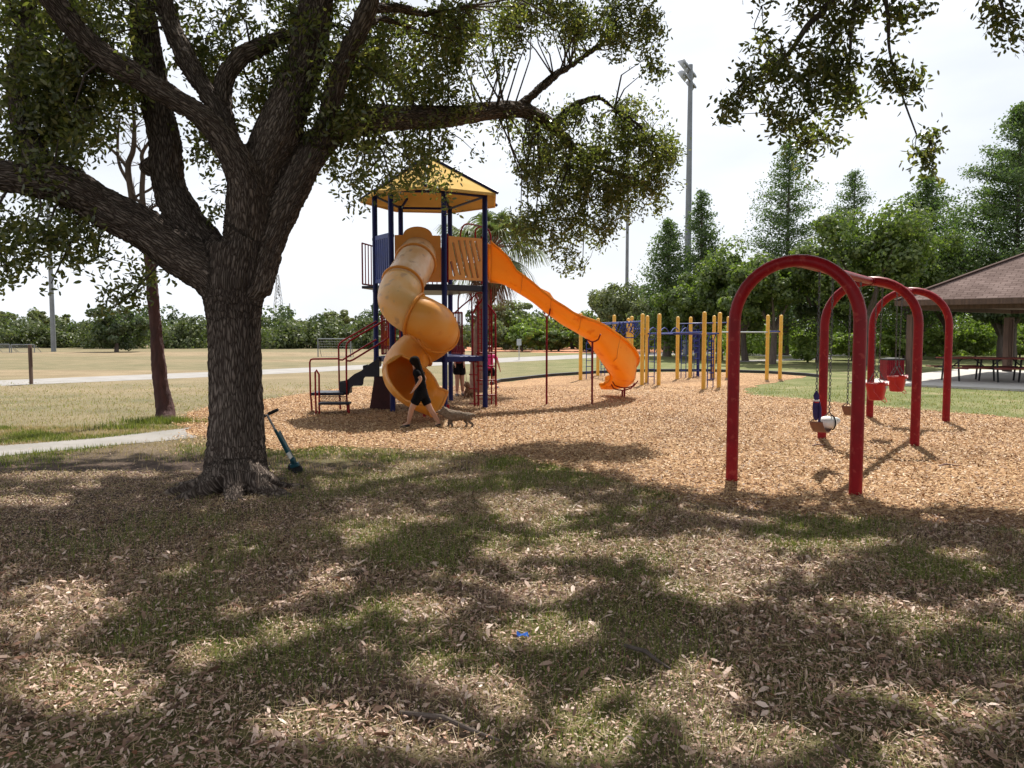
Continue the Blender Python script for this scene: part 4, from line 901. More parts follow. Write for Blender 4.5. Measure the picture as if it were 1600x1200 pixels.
def chain_mb(a, b_, link=.052, r_=.0042, wd=.013):
    mb = MB(); a, b_ = Vector(a), Vector(b_); d = b_ - a; L = d.length; d.normalize(); n = int(L / (link * .78))
    x = d.cross(Vector((0, 1, .1))).normalized(); y = d.cross(x)
    for i in range(n):
        c = a + d * (L * (i + .5) / n); s_ = x if i % 2 else y; pts = []
        for k in range(10):
            t_ = 2 * math.pi * k / 10; pts.append(c + d * (link / 2 * math.sin(t_)) + s_ * (wd * math.cos(t_)))
        mb.tube(pts, r_, 4, closed=True)
    return mb
def on_beam(i, s): return arches[i].lerp(arches[i + 1], s) + Vector((0, 0, zb - .06))
hang = MB()
def belt_swing(i, s0, s1, label, drop, sway=Vector((0, 0, 0))):
    a, b_ = on_beam(i, s0), on_beam(i, s1); mid = (a + b_) / 2; z = drop
    rt = empty('swing', (mid.x, mid.y, z), label, 'swing', 'belt swings')
    A_, B_ = Vector((a.x, a.y, z + .17)) + sway, Vector((b_.x, b_.y, z + .17)) + sway
    for p, q in ((a, A_), (b_, B_)): obj('chain', chain_mb(p, q), 'chain_steel', rt)
    mb = MB(); fr = []
    for k in range(13):
        t_ = k / 12; p = A_.lerp(B_, t_); p.z = z + .15 * (2 * t_ - 1) ** 2 * 1.0 + .0; fr.append(p)
    vs = []; hw = .075
    for p in fr: vs += [p + Wd * hw, p - Wd * hw, p - Wd * hw + Vector((0, 0, -.012)), p + Wd * hw + Vector((0, 0, -.012))]
    fs = []
    for k in range(12):
        o = k * 4
        for j in range(4): fs.append((o + j, o + (j + 1) % 4, o + 4 + (j + 1) % 4, o + 4 + j))
    fs += [(0, 1, 2, 3), (48, 51, 50, 49)]; mb.add(vs, fs); obj('seat', mb, 'faded_belt', rt)
    for e, q in ((fr[0], A_), (fr[-1], B_)): obj('hanger', MB().tube([e + Wd * .06, q + Vector((0, 0, .03)), e - Wd * .06], .006, 6), 'chain_steel', rt)
    for p in (a, b_): obj('swing_hanger', MB().tube([p + Vector((0, 0, .02)), p + Vector((0, 0, -.03))], .014, 6), 'chain_steel', root)
    return fr
fr = belt_swing(0, .245, .405, 'near belt swing with a white helmet lying on its seat', .47)
belt_swing(0, .655, .815, 'empty belt swing in the near bay, farther from the camera, by the front arch post', .52)
def bucket_swing(i, s0, s1, label, z):
    a, b_ = on_beam(i, s0), on_beam(i, s1); mid = (a + b_) / 2; c = Vector((mid.x, mid.y, z))
    rt = empty('swing', c, label, 'swing', 'bucket swings')
    # tub: rounded box open at the top with two leg holes' skirt
    mb = MB(); w_, d_ = .17, .15
    def ring(zz, k, n=20): return [c + U * (w_ * k * math.copysign(abs(math.cos(t_)) ** .6, math.cos(t_))) + Wd * (d_ * k * math.copysign(abs(math.sin(t_)) ** .6, math.sin(t_))) + Vector((0, 0, zz)) for t_ in [2 * math.pi * q / n for q in range(n)]]
    rs = [ring(.0, .55), ring(.01, .72), ring(.10, .82), ring(.20, .95), ring(.27, 1.05), ring(.27, .98), ring(.20, .88), ring(.10, .75), ring(.03, .6)]
    vs = [v for r_ in rs for v in r_]; n = 20
    mb.add(vs, [(i_ * n + k, i_ * n + (k + 1) % n, (i_ + 1) * n + (k + 1) % n, (i_ + 1) * n + k) for i_ in range(len(rs) - 1) for k in range(n)] + [tuple(range(n))[::-1], tuple(8 * n + k for k in range(n))])
    obj('seat', mb, 'bright_red_plastic', rt, bevel=.004)
    mb = MB()
    for s_ in (-1, 1):
        mb.tube([c + U * s_ * w_ + Vector((0, 0, .27)), c + U * s_ * (w_ + .03) + Vector((0, 0, .15)), c + U * s_ * (w_ + .01) + Wd * .1 + Vector((0, 0, .02)), c + U * s_ * w_ * .4 + Wd * .15 + Vector((0, 0, -.03))], .006, 6)
        mb.beam(c + U * s_ * .04 + Wd * .12 + Vector((0, 0, .24)), c + U * s_ * .19 + Wd * .10 + Vector((0, 0, .285)), .10, .02)
    obj('back_flap', mb, 'bright_red_plastic', rt)
    mb = MB(); mb.box(c + Wd * .145 + Vector((0, 0, .235)), (.012, .13, .09), rz=math.atan2(Wd.y, Wd.x)); obj('label_plate', mb, 'steel', rt, bevel=.004)
    for s_, p in ((-1, a), (1, b_)):
        e = c + U * s_ * .17 + Vector((0, 0, .46)); obj('chain', chain_mb(p, Vector((p.x, p.y, e.z)).lerp(e, 1)), 'chain_steel', rt)
        for q in (.1, -.1): obj('chain', chain_mb(e, c + U * s_ * .16 + Wd * q + Vector((0, 0, .27)), .045, .004, .011), 'chain_steel', rt)
        obj('swing_hanger', MB().tube([p + Vector((0, 0, .02)), p + Vector((0, 0, -.03))], .014, 6), 'chain_steel', root)
bucket_swing(1, .10, .24, 'red bucket toddler swing nearer the middle arch, larger in view', .60)
bucket_swing(1, .60, .74, 'red bucket toddler swing nearer the far arch, smaller in view', .62)
# helmet on the near seat
hc = fr[8] + Vector((.02, -.03, .085)); rt = empty('helmet', hc, 'small white helmet with a dark strap lying on the near swing seat', 'helmet')
mb = MB(); mb.ball(hc, .098, 18, 12, (1.25, .95, .8)); mb.ball(hc + Vector((.10, 0, .02)), .055, 12, 8, (1.1, .8, .8)); obj('shell', mb, 'white_plastic', rt)
mb = MB(); mb.tube([hc + Vector((.06, math.cos(a) * .098 - .0, math.sin(a) * .086)) for a in [2 * math.pi * k / 16 for k in range(16)]], .008, 6, closed=True); obj('strap', mb, 'black_cloth', rt)
# child's jacket hung round the near chain
ja = on_beam(0, .245); jp = Vector((ja.x, ja.y, .64)); rt = empty('jacket', jp, 'small navy jacket with a white and red band hanging on the near swing chain', 'jacket')
prof = [(a * .66, b * .58) for a, b in [(.02, .0), (.05, .06), (.065, .16), (.07, .28), (.062, .36), (.03, .40), (.045, .44), (.05, .50), (.035, .55), (.012, .60)]]
def draped(prof, z0, jit):
    mb = MB(); n = 16; vs = []
    for j, (r_, z) in enumerate(prof):
        for k in range(n):
            t_ = 2 * math.pi * k / n; q = r_ * (1 + jit * math.sin(3 * t_ + j * .7) + jit * .6 * math.sin(5 * t_ - j)); vs.append(jp + Vector((q * math.cos(t_), q * .7 * math.sin(t_), z + z0)))
    mb.add(vs, [(i * n + k, i * n + (k + 1) % n, (i + 1) * n + (k + 1) % n, (i + 1) * n + k) for i in range(len(prof) - 1) for k in range(n)] + [tuple(range(n))[::-1], tuple((len(prof) - 1) * n + k for k in range(n))]); return mb
obj('body', draped(prof, .0, .14), 'navy_cloth', rt)
mb = MB(); mb.rod(jp + Vector((0, 0, .222)), jp + Vector((0, 0, .240)), .036, 14); obj('band', mb, 'white_plastic', rt)
mb = MB(); mb.rod(jp + Vector((0, 0, .205)), jp + Vector((0, 0, .221)), .038, 14); obj('trim', mb, 'bright_red_plastic', rt)
mb = MB(); mb.tube([jp + Vector((.02, -.02, .22)), jp + Vector((.035, -.025, .14)), jp + Vector((.04, -.02, .05)), jp + Vector((.03, -.02, -.02))], [.014, .018, .016, .013], 9); obj('sleeve', mb, 'navy_cloth', rt)

# ================================================================== play tower
T0 = Vector((-1.85, 17.7, 0))
tower = empty('play_tower', T0, 'tall play structure with yellow roof, orange spiral tube slide and long wave slide', 'play structure')
def flat(px, py, Y): p = at(px, py, Y); return Vector((p.x, p.y, 0))
PA, PB, PD, PF, PE, PC = flat(588, 560, 17.35), flat(613, 560, 16.65), flat(695, 560, 16.8), flat(758, 560, 17.4), flat(704, 560, 19.1), flat(628, 560, 19.0)
ZE = 4.56
for p in (PA, PB, PD, PF, PE, PC):
    mb = MB(); mb.tube([p + Vector((0, 0, -.2)), p + Vector((0, 0, 2)), p + Vector((0, 0, ZE + .05))], .0575, 16); o = obj('post', mb, 'blue_paint', tower)
    for z in (1.02, 2.52, 3.62): mb2 = obj('clamp', MB().rod(p + Vector((0, 0, z)), p + Vector((0, 0, z + .05)), .064, 16), 'blue_paint', tower); mb2.parent = o
def ngon_deck(name, pts, z, th, material):
    obj(name, MB().prism([(p.x, p.y) for p in pts], z - th, z), material, tower, smooth=False, bevel=.012)
ring = [PA, PB, PD, PF, PE, PC]
ngon_deck('deck', ring, 2.66, .13, 'deck_coating'); ngon_deck('deck', ring, 1.14, .11, 'blue_paint')
ngon_deck('deck', [PA, PA + Vector((-.32, .1, 0)), PC + Vector((-.45, -.4, 0)), PC], 2.66, .06, 'deck_coating')
# roof: seven facets from the measured eave corners
RV = [at(588, 300, 16.65), at(665, 293.5, 16.1), at(775, 304.5, 16.95), at(774, 324, 18.6), at(707, 333.5, 19.5), at(619, 330, 19.3), at(563, 315, 17.9)]
for v in RV: v.z = ZE
ap = at(668, 245, 17.8); rc = sum(RV, Vector((0, 0, 0))) / 7
mb = MB(); n = 7; vs = [ap] + RV + [ap - Vector((0, 0, .04))] + [v + Vector((0, 0, -.055)) for v in RV] + [v + Vector((0, 0, -.055)) + (rc - v) * .03 for v in RV] + [v.lerp(rc, .03) + Vector((0, 0, -.03)) for v in RV]
fs = []
for k in range(n):
    l = (k + 1) % n; fs += [(0, 1 + k, 1 + l), (1 + k, 9 + k, 9 + l, 1 + l), (9 + k, 16 + k, 16 + l, 9 + l), (16 + k, 23 + k, 23 + l, 16 + l), (23 + k, 8, 23 + l)]
mb.add(vs, fs); roof = obj('roof', mb, 'roof_plastic', tower, smooth=False)
for v in RV:
    d = (v - ap).normalized(); mb = MB(); mb.tube([ap + Vector((0, 0, .03)), v + d * .05 + Vector((0, 0, .02))], .032, 10); o = obj('rib', mb, 'blue_paint', tower); o.parent = roof; o.location = (0, 0, 0)
mb = MB()
for k in range(7): mb.tube([RV[k].lerp(rc, .45) + Vector((0, 0, .36)), RV[(k + 1) % 7].lerp(rc, .45) + Vector((0, 0, .36))], .02, 6)
o = obj('batten', mb, 'roof_plastic', tower); o.parent = roof; o.location = (0, 0, 0)
mb = MB()
for p in ring:
    e = rc.lerp(Vector((p.x, p.y, rc.z)), .75); mb.rod(Vector((p.x, p.y, ZE - .02)), e + Vector((0, 0, .17)), .03, 8)
for k in range(6): mb.rod(ring[k] + Vector((0, 0, ZE)), ring[(k + 1) % 6] + Vector((0, 0, ZE)), .028, 8)
obj('roof_frame', mb, 'blue_paint', tower)

def panel_between(p, q, z0, z1, th, inset=.07, arch=None):
    d = (q - p).normalized(); a = p + d * inset; b_ = q - d * inset; L = (b_ - a).length; pts = [a + Vector((0, 0, z0)), b_ + Vector((0, 0, z0)), b_ + Vector((0, 0, z1))]
    if arch:
        c, r_, top = arch
        for k in range(13):
            t_ = math.pi * k / 12; x = c + r_ * math.cos(t_); pts.append(a + d * min(max(x, 0), L) + Vector((0, 0, z1 + (top - z1) * math.sin(t_))))
    pts.append(a + Vector((0, 0, z1))); return MB().plate(pts, th), a, d, L
# tube entry panel
dBD = (PD - PB).normalized(); LBD = (PD - PB).length - .14
mbp, a_, d_, L_ = panel_between(PB, PD, 2.70, 3.66, .05, .07, (LBD * .50, .30, 3.84)); obj('entry_panel', mbp, 'panel_plastic', tower, smooth=False, bevel=.012)
# slotted panel
mbp, a_, d_, L_ = panel_between(PD, PF, 2.76, 3.66, .06, .09); sp = obj('slotted_panel', mbp, 'panel_plastic', tower, smooth=False)
cut = MB(); a0 = a_
for k, (t0, l0, l1) in enumerate([(.13, .12, .86), (.30, .06, .92), (.47, .06, .93), (.64, .06, .93), (.80, .46, .93), (.10, .05, .40)]):
    if k == 5: xa, xb, za, zc = .07, .16, .42, .08
    else: za, zc = l1, l0; xa = t0; xb = t0 + (l1 - l0) * .27
    p0 = a0 + d_ * L_ * xa + Vector((0, 0, 2.76 + .9 * za)); p1 = a0 + d_ * L_ * xb + Vector((0, 0, 2.76 + .9 * zc)); nn = d_.cross(Vector((0, 0, 1)))
    dd = (p1 - p0).normalized(); cut.beam(p0, p1, .4, .055, up=dd.cross(nn))
co = obj('cutter', cut, 'panel_plastic', None, smooth=False)
md = sp.modifiers.new('b', 'BOOLEAN'); md.object = co; md.operation = 'DIFFERENCE'; md.solver = 'EXACT'; bpy.context.view_layer.update()
me = bpy.data.meshes.new_from_object(sp.evaluated_get(bpy.context.evaluated_depsgraph_get())); sp.modifiers.clear(); sp.data = me; bpy.data.objects.remove(co)
def bars(name, p, q, z0, z1, n, material, r_=.013, frame=.018, parent=tower):
    mb = MB(); mb.rod(p + Vector((0, 0, z0)), q + Vector((0, 0, z0)), frame); mb.rod(p + Vector((0, 0, z1)), q + Vector((0, 0, z1)), frame)
    mb.rod(p + Vector((0, 0, z0)), p + Vector((0, 0, z1)), frame); mb.rod(q + Vector((0, 0, z0)), q + Vector((0, 0, z1)), frame)
    for k in range(1, n): x = p.lerp(q, k / n); mb.rod(x + Vector((0, 0, z0)), x + Vector((0, 0, z1)), r_, 6)
    return obj(name, mb, material, parent)
# frames left and right of the slotted panel, red
for p, q in ((PD, PF), (PF, PD)):
    d = (q - p).normalized(); x = p + d * .085; obj('panel_frame', MB().rod(x + Vector((0, 0, 2.7)), x + Vector((0, 0, 3.7)), .02), 'red_paint', tower)
# blue slatted panel A-B
mb = MB(); d = (PB - PA).normalized(); L = (PB - PA).length
for k in range(7): x = PA + d * (L * (.12 + .76 * k / 6)); mb.box(x + Vector((0, 0, 3.17)), (L * .085, .05, .92), rz=math.atan2(d.y, d.x))
mb.beam(PA + d * .06 + Vector((0, 0, 3.66)), PB - d * .06 + Vector((0, 0, 3.66)), .06, .10); mb.beam(PA + d * .06 + Vector((0, 0, 2.74)), PB - d * .06 + Vector((0, 0, 2.74)), .06, .08)
obj('slat_panel', mb, 'light_blue_paint', tower, smooth=False, bevel=.006)
bars('railing', PA + Vector((-.3, .12, 0)), PC + Vector((-.42, -.5, 0)), 2.70, 3.58, 6, 'red_paint')
bars('railing', PC + Vector((.1, 0, 0)), PE + Vector((-.1, 0, 0)), 2.72, 3.62, 9, 'red_paint')
bars('railing', PB + dBD * .06, PB + dBD * .16, 1.2, 1.95, 1, 'red_paint')
# lower railings behind the spiral
bars('railing', flat(597, 560, 17.6), flat(609, 560, 18.0), 1.18, 2.02, 5, 'red_paint', .014, .02)
bars('railing', flat(706.5, 560, 18.6), flat(722, 560, 18.3), 1.16, 2.10, 5, 'dark_red_paint', .016, .022)
obj('activity_panel', MB().box(at(603, 528, 17.9), (.18, .05, .34)), 'slide_plastic', tower, bevel=.03)
obj('bench_panel', MB().plate([at(586, 588, 17.3), at(578, 641, 17.15), at(612, 643, 16.9), at(612, 588, 17.1)], .04), 'dark_maroon', tower, smooth=False)
# climbing wall and arch on the right
def pr(name, lst, Y, r_, material, seg=8, smoothn=0):
    mb = MB()
    for c in lst:
        pts = [at(x, y, Y if len(q) == 0 else q[0]) for x, y, *q in c]
        mb.tube(catmull(pts, smoothn) if smoothn else pts, r_, seg)
    return obj(name, mb, material, tower)
YC = 17.75
def ground_end(x, Y): return (x, 516 + 1.75 * F / Y)
lad = [[(742, 641), (740, 575), (738.2, 552), (738.5, 491), (744, 480), (752, 470), (757, 459)], [(747.5, 643), (747, 560), (747, 470), (742.5, 459), (750, 457), (758, 459)],
       [(775, 641), (774.5, 560), (774, 491), (768, 484), (757, 471)]]
mb = MB()
for c in lad: mb.tube([at(x, y, YC) for x, y in c], .022, 8)
for x in (752.5, 755.5, 761, 765, 768.5): mb.tube([at(x, 551, YC + .25), at(x, 482 if x < 760 else 478, YC + .25)], .016, 6)
mb.tube([at(768, 640, YC + .3), at(768, 552, YC + .3), at(767, 452, YC + .3)], .018, 6)
climb = obj('climber', mb, 'red_paint', tower)
mb = MB()
for y in (552, 572, 594, 617.5): mb.tube([at(744, y, YC - .02), at(775, y - .3, YC + .05)], .017, 8); mb.tube([at(733.5, y + 13, YC + .2), at(745, y + 13.5, YC - .02)], .016, 6); mb.tube([at(747, y + 6, YC + .3), at(769, y + 6, YC + .3)], .013, 6)
for k in range(9): mb.tube([at(746, 484 + k * 7.5, YC + .22), at(766, 484 + k * 7.5, YC + .25)], .010, 6)
o = obj('rung', mb, 'red_paint', tower); o.parent = climb; o.location = (0, 0, 0)
pr('arch_loop', [[(716, 548), (716, 500), (716, 468), (719, 458), (726, 454.5), (733, 458), (737, 468), (737, 500), (737.5, 550)]], 18.3, .018, 'dark_red_paint', 8, 4)
pr('handrail', [[(707, 492, 18.5), (722, 478, 18.2), (743, 461, 17.8)], [(757, 470, 17.7), (766, 480, 17.7), (774, 491, 17.75)]], 17.8, .017, 'red_paint')
pr('top_hoop', [[(719, 376, 19), (720, 362, 19), (725, 352, 19), (733, 350, 19), (752, 354, 18.3), (762, 358, 18), (766, 366, 18), (767, 376, 18)], [(743, 372, 18.9), (743, 360, 18.8), (748, 355, 18.7), (756, 357, 18.5), (757, 372, 18.5)]], 19, .02, 'red_paint', 8, 4)
# stairs on the left
st = MB()
ya, yb = 16.35, 17.0
def side_poly(pts, y0, y1, name, material, bev=.01):
    """outline in the picture plane at y0, made y1-y0 deep"""
    n = len(pts); A_ = [at(x, y, y0) for x, y in pts]; vs = A_ + [p + Vector((0, y1 - y0, 0)) for p in A_]
    fs = [tuple(range(n)), tuple(range(n, 2 * n))[::-1]] + [((i + 1) % n, i, n + i, n + (i + 1) % n) for i in range(n)]
    return obj(name, MB().add(vs, fs), material, tower, smooth=False, bevel=bev)
def sx(X, Y): return (475 + X / 7.056, 480 + Y / 7.056)
outl = [sx(*p) for p in [(385, 820), (470, 806), (552, 738), (630, 700), (702, 640), (760, 600), (800, 575), (830, 575), (830, 768), (672, 768), (655, 790), (650, 850), (636, 866), (545, 868), (515, 885), (503, 920), (490, 968), (470, 968), (466, 845), (385, 838)]]
stair = side_poly(outl, 16.45, 16.50, 'stair_side', 'deck_coating', .006)
side_poly(outl, 17.02, 17.07, 'stair_side', 'deck_coating', .006)
for x0, y0, x1 in ((552, 738, 640), (700, 645, 790)):
    a = at(*sx(x0, y0 + 12), 16.5); b_ = at(*sx(x1 + 15, y0 + 12), 16.5); obj('stair_tread', MB().box(((a.x + b_.x) / 2, 16.76, a.z), (abs(b_.x - a.x), .52, .035)), 'deck_coating', tower, smooth=False, bevel=.006)
    obj('stair_riser', MB().box((b_.x, 16.76, a.z + .10), (.02, .52, .2)), 'deck_coating', tower, smooth=False)
a = at(530, 597, 16.4); b_ = at(541.5, 617, 16.4)
obj('box_step', MB().box(((a.x + b_.x) / 2, 16.7, (a.z + b_.z) / 2), (b_.x - a.x, .6, a.z - b_.z)), 'deck_coating', tower, smooth=False, bevel=.012)
a = at(486, 613.5, 16.25); b_ = at(537, 613.5, 16.25)
obj('platform', MB().box(((a.x + b_.x) / 2, 16.55, a.z - .03), (b_.x - a.x, .62, .06)), 'deck_coating', tower, smooth=False, bevel=.012)
a = at(498, 630.5, 16.0); b_ = at(546, 630.5, 16.0)
obj('low_step', MB().box(((a.x + b_.x) / 2, 16.08, a.z), (b_.x - a.x, .28, .045)), 'deck_coating', tower, smooth=False, bevel=.01)
mb = MB(); r0 = at(500, 619.5, 16.24); r1 = at(538, 628, 16.24)   # perforated riser
nx = 15
for k in range(nx + 1): x = r0.x + (r1.x - r0.x) * k / nx; mb.beam((x, 16.24, r0.z), (x + .04, 16.24, (r0.z + r1.z) / 2), .008, .008, up=(0, 1, 0)); mb.beam((x + .04, 16.24, (r0.z + r1.z) / 2), (x, 16.24, r1.z), .008, .008, up=(0, 1, 0))
mb.beam((r0.x, 16.24, r0.z), (r1.x + .04, 16.24, r0.z), .02, .012); mb.beam((r0.x, 16.24, r1.z), (r1.x + .04, 16.24, r1.z), .02, .012)
obj('riser_mesh', mb, 'deck_coating', tower, smooth=False)
def rails(lst, material='red_paint'):
    for c in lst:
        Y = c[0]; pts = [at(x, y, Y) for x, y in c[1:]]
        if c[1][1] > 640: pts[0].z = -.05
        obj('handrail', MB().tube(pts, .019, 8), material, tower)
rails([(16.42, (543.5, 646), (541.5, 617), (541, 541), (542.5, 536), (547, 532), (588, 508), (600, 501), (606, 501.5), (607, 527), (601, 532), (588, 540), (552, 562), (547, 564), (541.3, 563.7)),
       (16.95, (532, 642), (530, 596), (529, 541), (530.5, 537), (535, 533), (588, 502)), (16.95, (529.5, 562), (535, 562.5), (539, 560), (588, 530.5)),
       (16.6, (487.8, 645), (485, 612), (484, 566), (485.5, 562), (489, 561), (529, 560.5)), (16.12, (494, 648), (493, 618), (492.5, 581), (494, 578), (498.5, 585), (498.7, 615), (499, 649)),
       (16.1, (545.5, 646), (545, 630))])

# ---- spiral tube slide
def loft(path, frames, prof_fn, seg, closed_prof, th):
    vs = []; fs = []; n = len(path)
    for i in range(n):
        x, y = frames[i]; pr_ = prof_fn(i)
        for (u, v) in pr_: vs.append(path[i] + x * u + y * v)
    k = len(prof_fn(0))
    for i in range(n - 1):
        for j in range(k if closed_prof else k - 1):
            l = (j + 1) % k; fs.append((i * k + j, i * k + l, (i + 1) * k + l, (i + 1) * k + j))
    return vs, fs
def up_frames(path):
    fr_ = []
    for i in range(len(path)):
        d = (path[min(i + 1, len(path) - 1)] - path[max(i - 1, 0)]).normalized(); x = d.cross(Vector((0, 0, 1))).normalized(); y = x.cross(d).normalized(); fr_.append((x, y))
    return fr_
TP = [(652, 399, 16.85), (650, 408, 16.5), (643, 422, 16.2), (631, 441, 15.85), (623, 459, 15.55), (625, 474, 15.3), (640, 487, 15.15), (662, 497, 15.15), (680, 507, 15.4), (685, 518, 15.8), (676, 530, 16.15), (656, 543, 16.25), (637, 560, 16.05), (629, 575, 15.75), (632, 589, 15.4), (644, 600, 15.05), (662, 609, 14.8), (685, 617, 14.7)]
tp = catmull([at(*p) for p in TP], 6); fr_t = up_frames(tp); RTU = .385; NS = 28
cut_i = 13 * 6 + 3
def tube_prof(i):
    o = []
    if i <= cut_i: half = math.pi
    else:
        f = (i - cut_i) / (len(tp) - 1 - cut_i); half = math.pi * (1 - .12 - .44 * min(1, f * 1.5))
    for k in range(NS + 1):
        a = -math.pi / 2 - (0 if i <= cut_i else .55 * (1 - f * .5)) - half + 2 * half * k / NS; rr_ = RTU * (1 if i <= cut_i + 6 else 1 + .06 * ((i - cut_i - 6) / 12)); o.append((rr_ * math.cos(a), rr_ * math.sin(a)))
    return o
i1 = 3 * 6 + 2
ts = None
def tube_part(name, i0, i1_, material, parent):
    vs, fs = loft(tp[i0:i1_ + 1], fr_t[i0:i1_ + 1], lambda i: tube_prof(i + i0), NS, False, 0)
    mb = MB().add(vs, fs); o = obj(name, mb, material, parent, angle=60)
    bm = bmesh.new(); bm.from_mesh(o.data); bmesh.ops.remove_doubles(bm, verts=bm.verts, dist=.0008); bmesh.ops.recalc_face_normals(bm, faces=bm.faces); bm.to_mesh(o.data); bm.free()
    o.data.polygons.foreach_set('use_smooth', [True] * len(o.data.polygons))
    md = o.modifiers.new('solid', 'SOLIDIFY'); md.thickness = .022; md.offset = 0; return o
tube = tube_part('tube_slide', 38, len(tp) - 1, 'tube_plastic', tower)
o = tube_part('middle_section', i1, 38, 'tube_mid', tower); o.parent = tube
o = tube_part('upper_section', 0, i1, 'tube_faded', tower); o.parent = tube; o.location = (0, 0, 0)
def collar(i, w_=.05, r_=RTU + .022, half=None):
    mb = MB(); x, y = fr_t[i]; d = y.cross(x).normalized(); pts = [tp[i] + (x * math.cos(a) + y * math.sin(a)) * r_ for a in [2 * math.pi * k / 40 for k in range(40)]]
    mb.tube(pts, .03, 8, closed=True); o = obj('collar', mb, 'tube_collar', tower); o.parent = tube; o.location = (0, 0, 0)
for i in (7, 19, 38, 55, 67): collar(i)
# rolled lip of the exit
mb = MB(); L0 = []; L1 = []
for i in range(cut_i, len(tp)):
    p = tube_prof(i); x, y = fr_t[i]; L0.append(tp[i] + x * p[0][0] + y * p[0][1]); L1.append(tp[i] + x * p[-1][0] + y * p[-1][1])
e = tube_prof(len(tp) - 1); x, y = fr_t[-1]; endp = [tp[-1] + x * u + y * v for u, v in e]
mb.tube(L0[1:] + endp + L1[1:][::-1], .026, 8); o = obj('lip', mb, 'tube_collar', tower); o.parent = tube; o.location = (0, 0, 0)
mb = MB()
for p, q in (((700, 632, 15.4), (700, 646, 15.4)), ((663, 632, 15.5), (663, 655, 15.5))):
    a = at(*p); b_ = Vector((a.x, a.y, -.1)); mb.rod(a, b_, .03)
o = obj('foot', mb, 'red_paint', tower); o.parent = tube; o.location = (0, 0, 0)

# ---- long wave slide: floor path from the measured points, U section, inner and outer wall of their own height
WP = [(764, 441, 17.75, .86, .86), (786, 444, 17.8, .62, .80), (801, 452, 17.85, .40, .45), (830, 470, 17.95, .36, .38), (850, 486, 18.0, .36, .50), (866, 497, 18.05, .33, .56), (885, 510, 18.15, .33, .42), (905, 521, 18.25, .36, .36), (925, 534, 18.4, .42, .34),
      (943, 558, 18.65, .58, .30), (958, 576, 19.0, .68, .28), (970, 591, 19.45, .72, .26), (976, 600, 19.95, .66, .24), (971, 606, 20.35, .52, .22), (956, 608, 20.65, .38, .20), (941, 608, 20.75, .28, .16)]
wp = [at(p[0], p[1], p[2]) for p in WP]; sp_ = catmull(wp, 6); hn = lerp_list([p[3] for p in WP], 6); hf = lerp_list([p[4] for p in WP], 6)
vs = []; fs = []; kk = None
for i, p in enumerate(sp_):
    d = sp_[min(i + 1, len(sp_) - 1)] - sp_[max(i - 1, 0)]; d.z = 0; d.normalize(); rgt = Vector((d.y, -d.x, 0)); hw = .29
    a, b_ = hn[i], hf[i]; out_ = .015
    prof = [(hw + .075, a - .05), (hw + .07, a), (hw + .02, a + .012), (hw, a - .03), (hw - .03, a * .45), (hw - .06, .09), (hw - .16, .02), (0, 0), (-hw + .16, .02), (-hw + .06, .09), (-hw + .03, b_ * .45), (-hw, b_ - .03), (-hw - .02, b_ + .012), (-hw - .07, b_), (-hw - .075, b_ - .05)]
    vs += [p + rgt * u + Vector((0, 0, v)) for u, v in prof]; kk = len(prof)
for i in range(len(sp_) - 1):
    for j in range(kk - 1): fs.append((i * kk + j, i * kk + j + 1, (i + 1) * kk + j + 1, (i + 1) * kk + j))
wave = obj('wave_slide', MB().add(vs, fs), 'slide_plastic', tower, angle=50)
md = wave.modifiers.new('solid', 'SOLIDIFY'); md.thickness = .02; md.offset = 0
mb = MB()
for i in (14, 26, 40, 56, 70):
    d = sp_[i + 1] - sp_[i - 1]; d.z = 0; d.normalize(); rgt = Vector((d.y, -d.x, 0)); hw = .305; a = hn[i]
    mb.tube([sp_[i] + rgt * u + Vector((0, 0, v)) for u, v in [(hw + .07, a - .01), (hw - .005, a * .5), (hw - .035, .08), (hw - .14, .0)]], .008, 6)
o = obj('seam', mb, 'dark_red_paint', tower); o.data.materials.clear(); o.data.materials.append(MATS['tube_collar']); o.parent = wave; o.location = (0, 0, 0)
for px_, py_, yb_ in ((854, 497, 633), (925, 543, 632), (972, 591, 621.5), (954.5, 609, 620.5)):
    g = gp(px_, yb_ + .5)
    k = min(range(len(sp_)), key=lambda i: (sp_[i] - Vector((g.x, g.y, sp_[i].z))).length); d = sp_[min(k + 1, len(sp_) - 1)] - sp_[k - 1]; d.z = 0; d.normalize(); rgt = Vector((d.y, -d.x, 0))
    base = sp_[k] + Vector((0, 0, -.03)); foot = Vector((base.x, base.y, -.1)) if px_ > 940 else Vector((g.x, g.y, -.1)); top = Vector((foot.x, foot.y, base.z - .03))
    mb = MB(); mb.rod(foot, top, .024, 10)
    mb.tube([top + rgt * u + Vector((0, 0, v)) for u, v in [(-.30, .14), (-.24, .04), (-.12, .0), (0, -.02), (.12, .0), (.24, .04), (.33, .16)]], .017, 6)
    o = obj('support', mb, 'dark_red_paint', tower); o.parent = wave; o.location = (0, 0, 0)

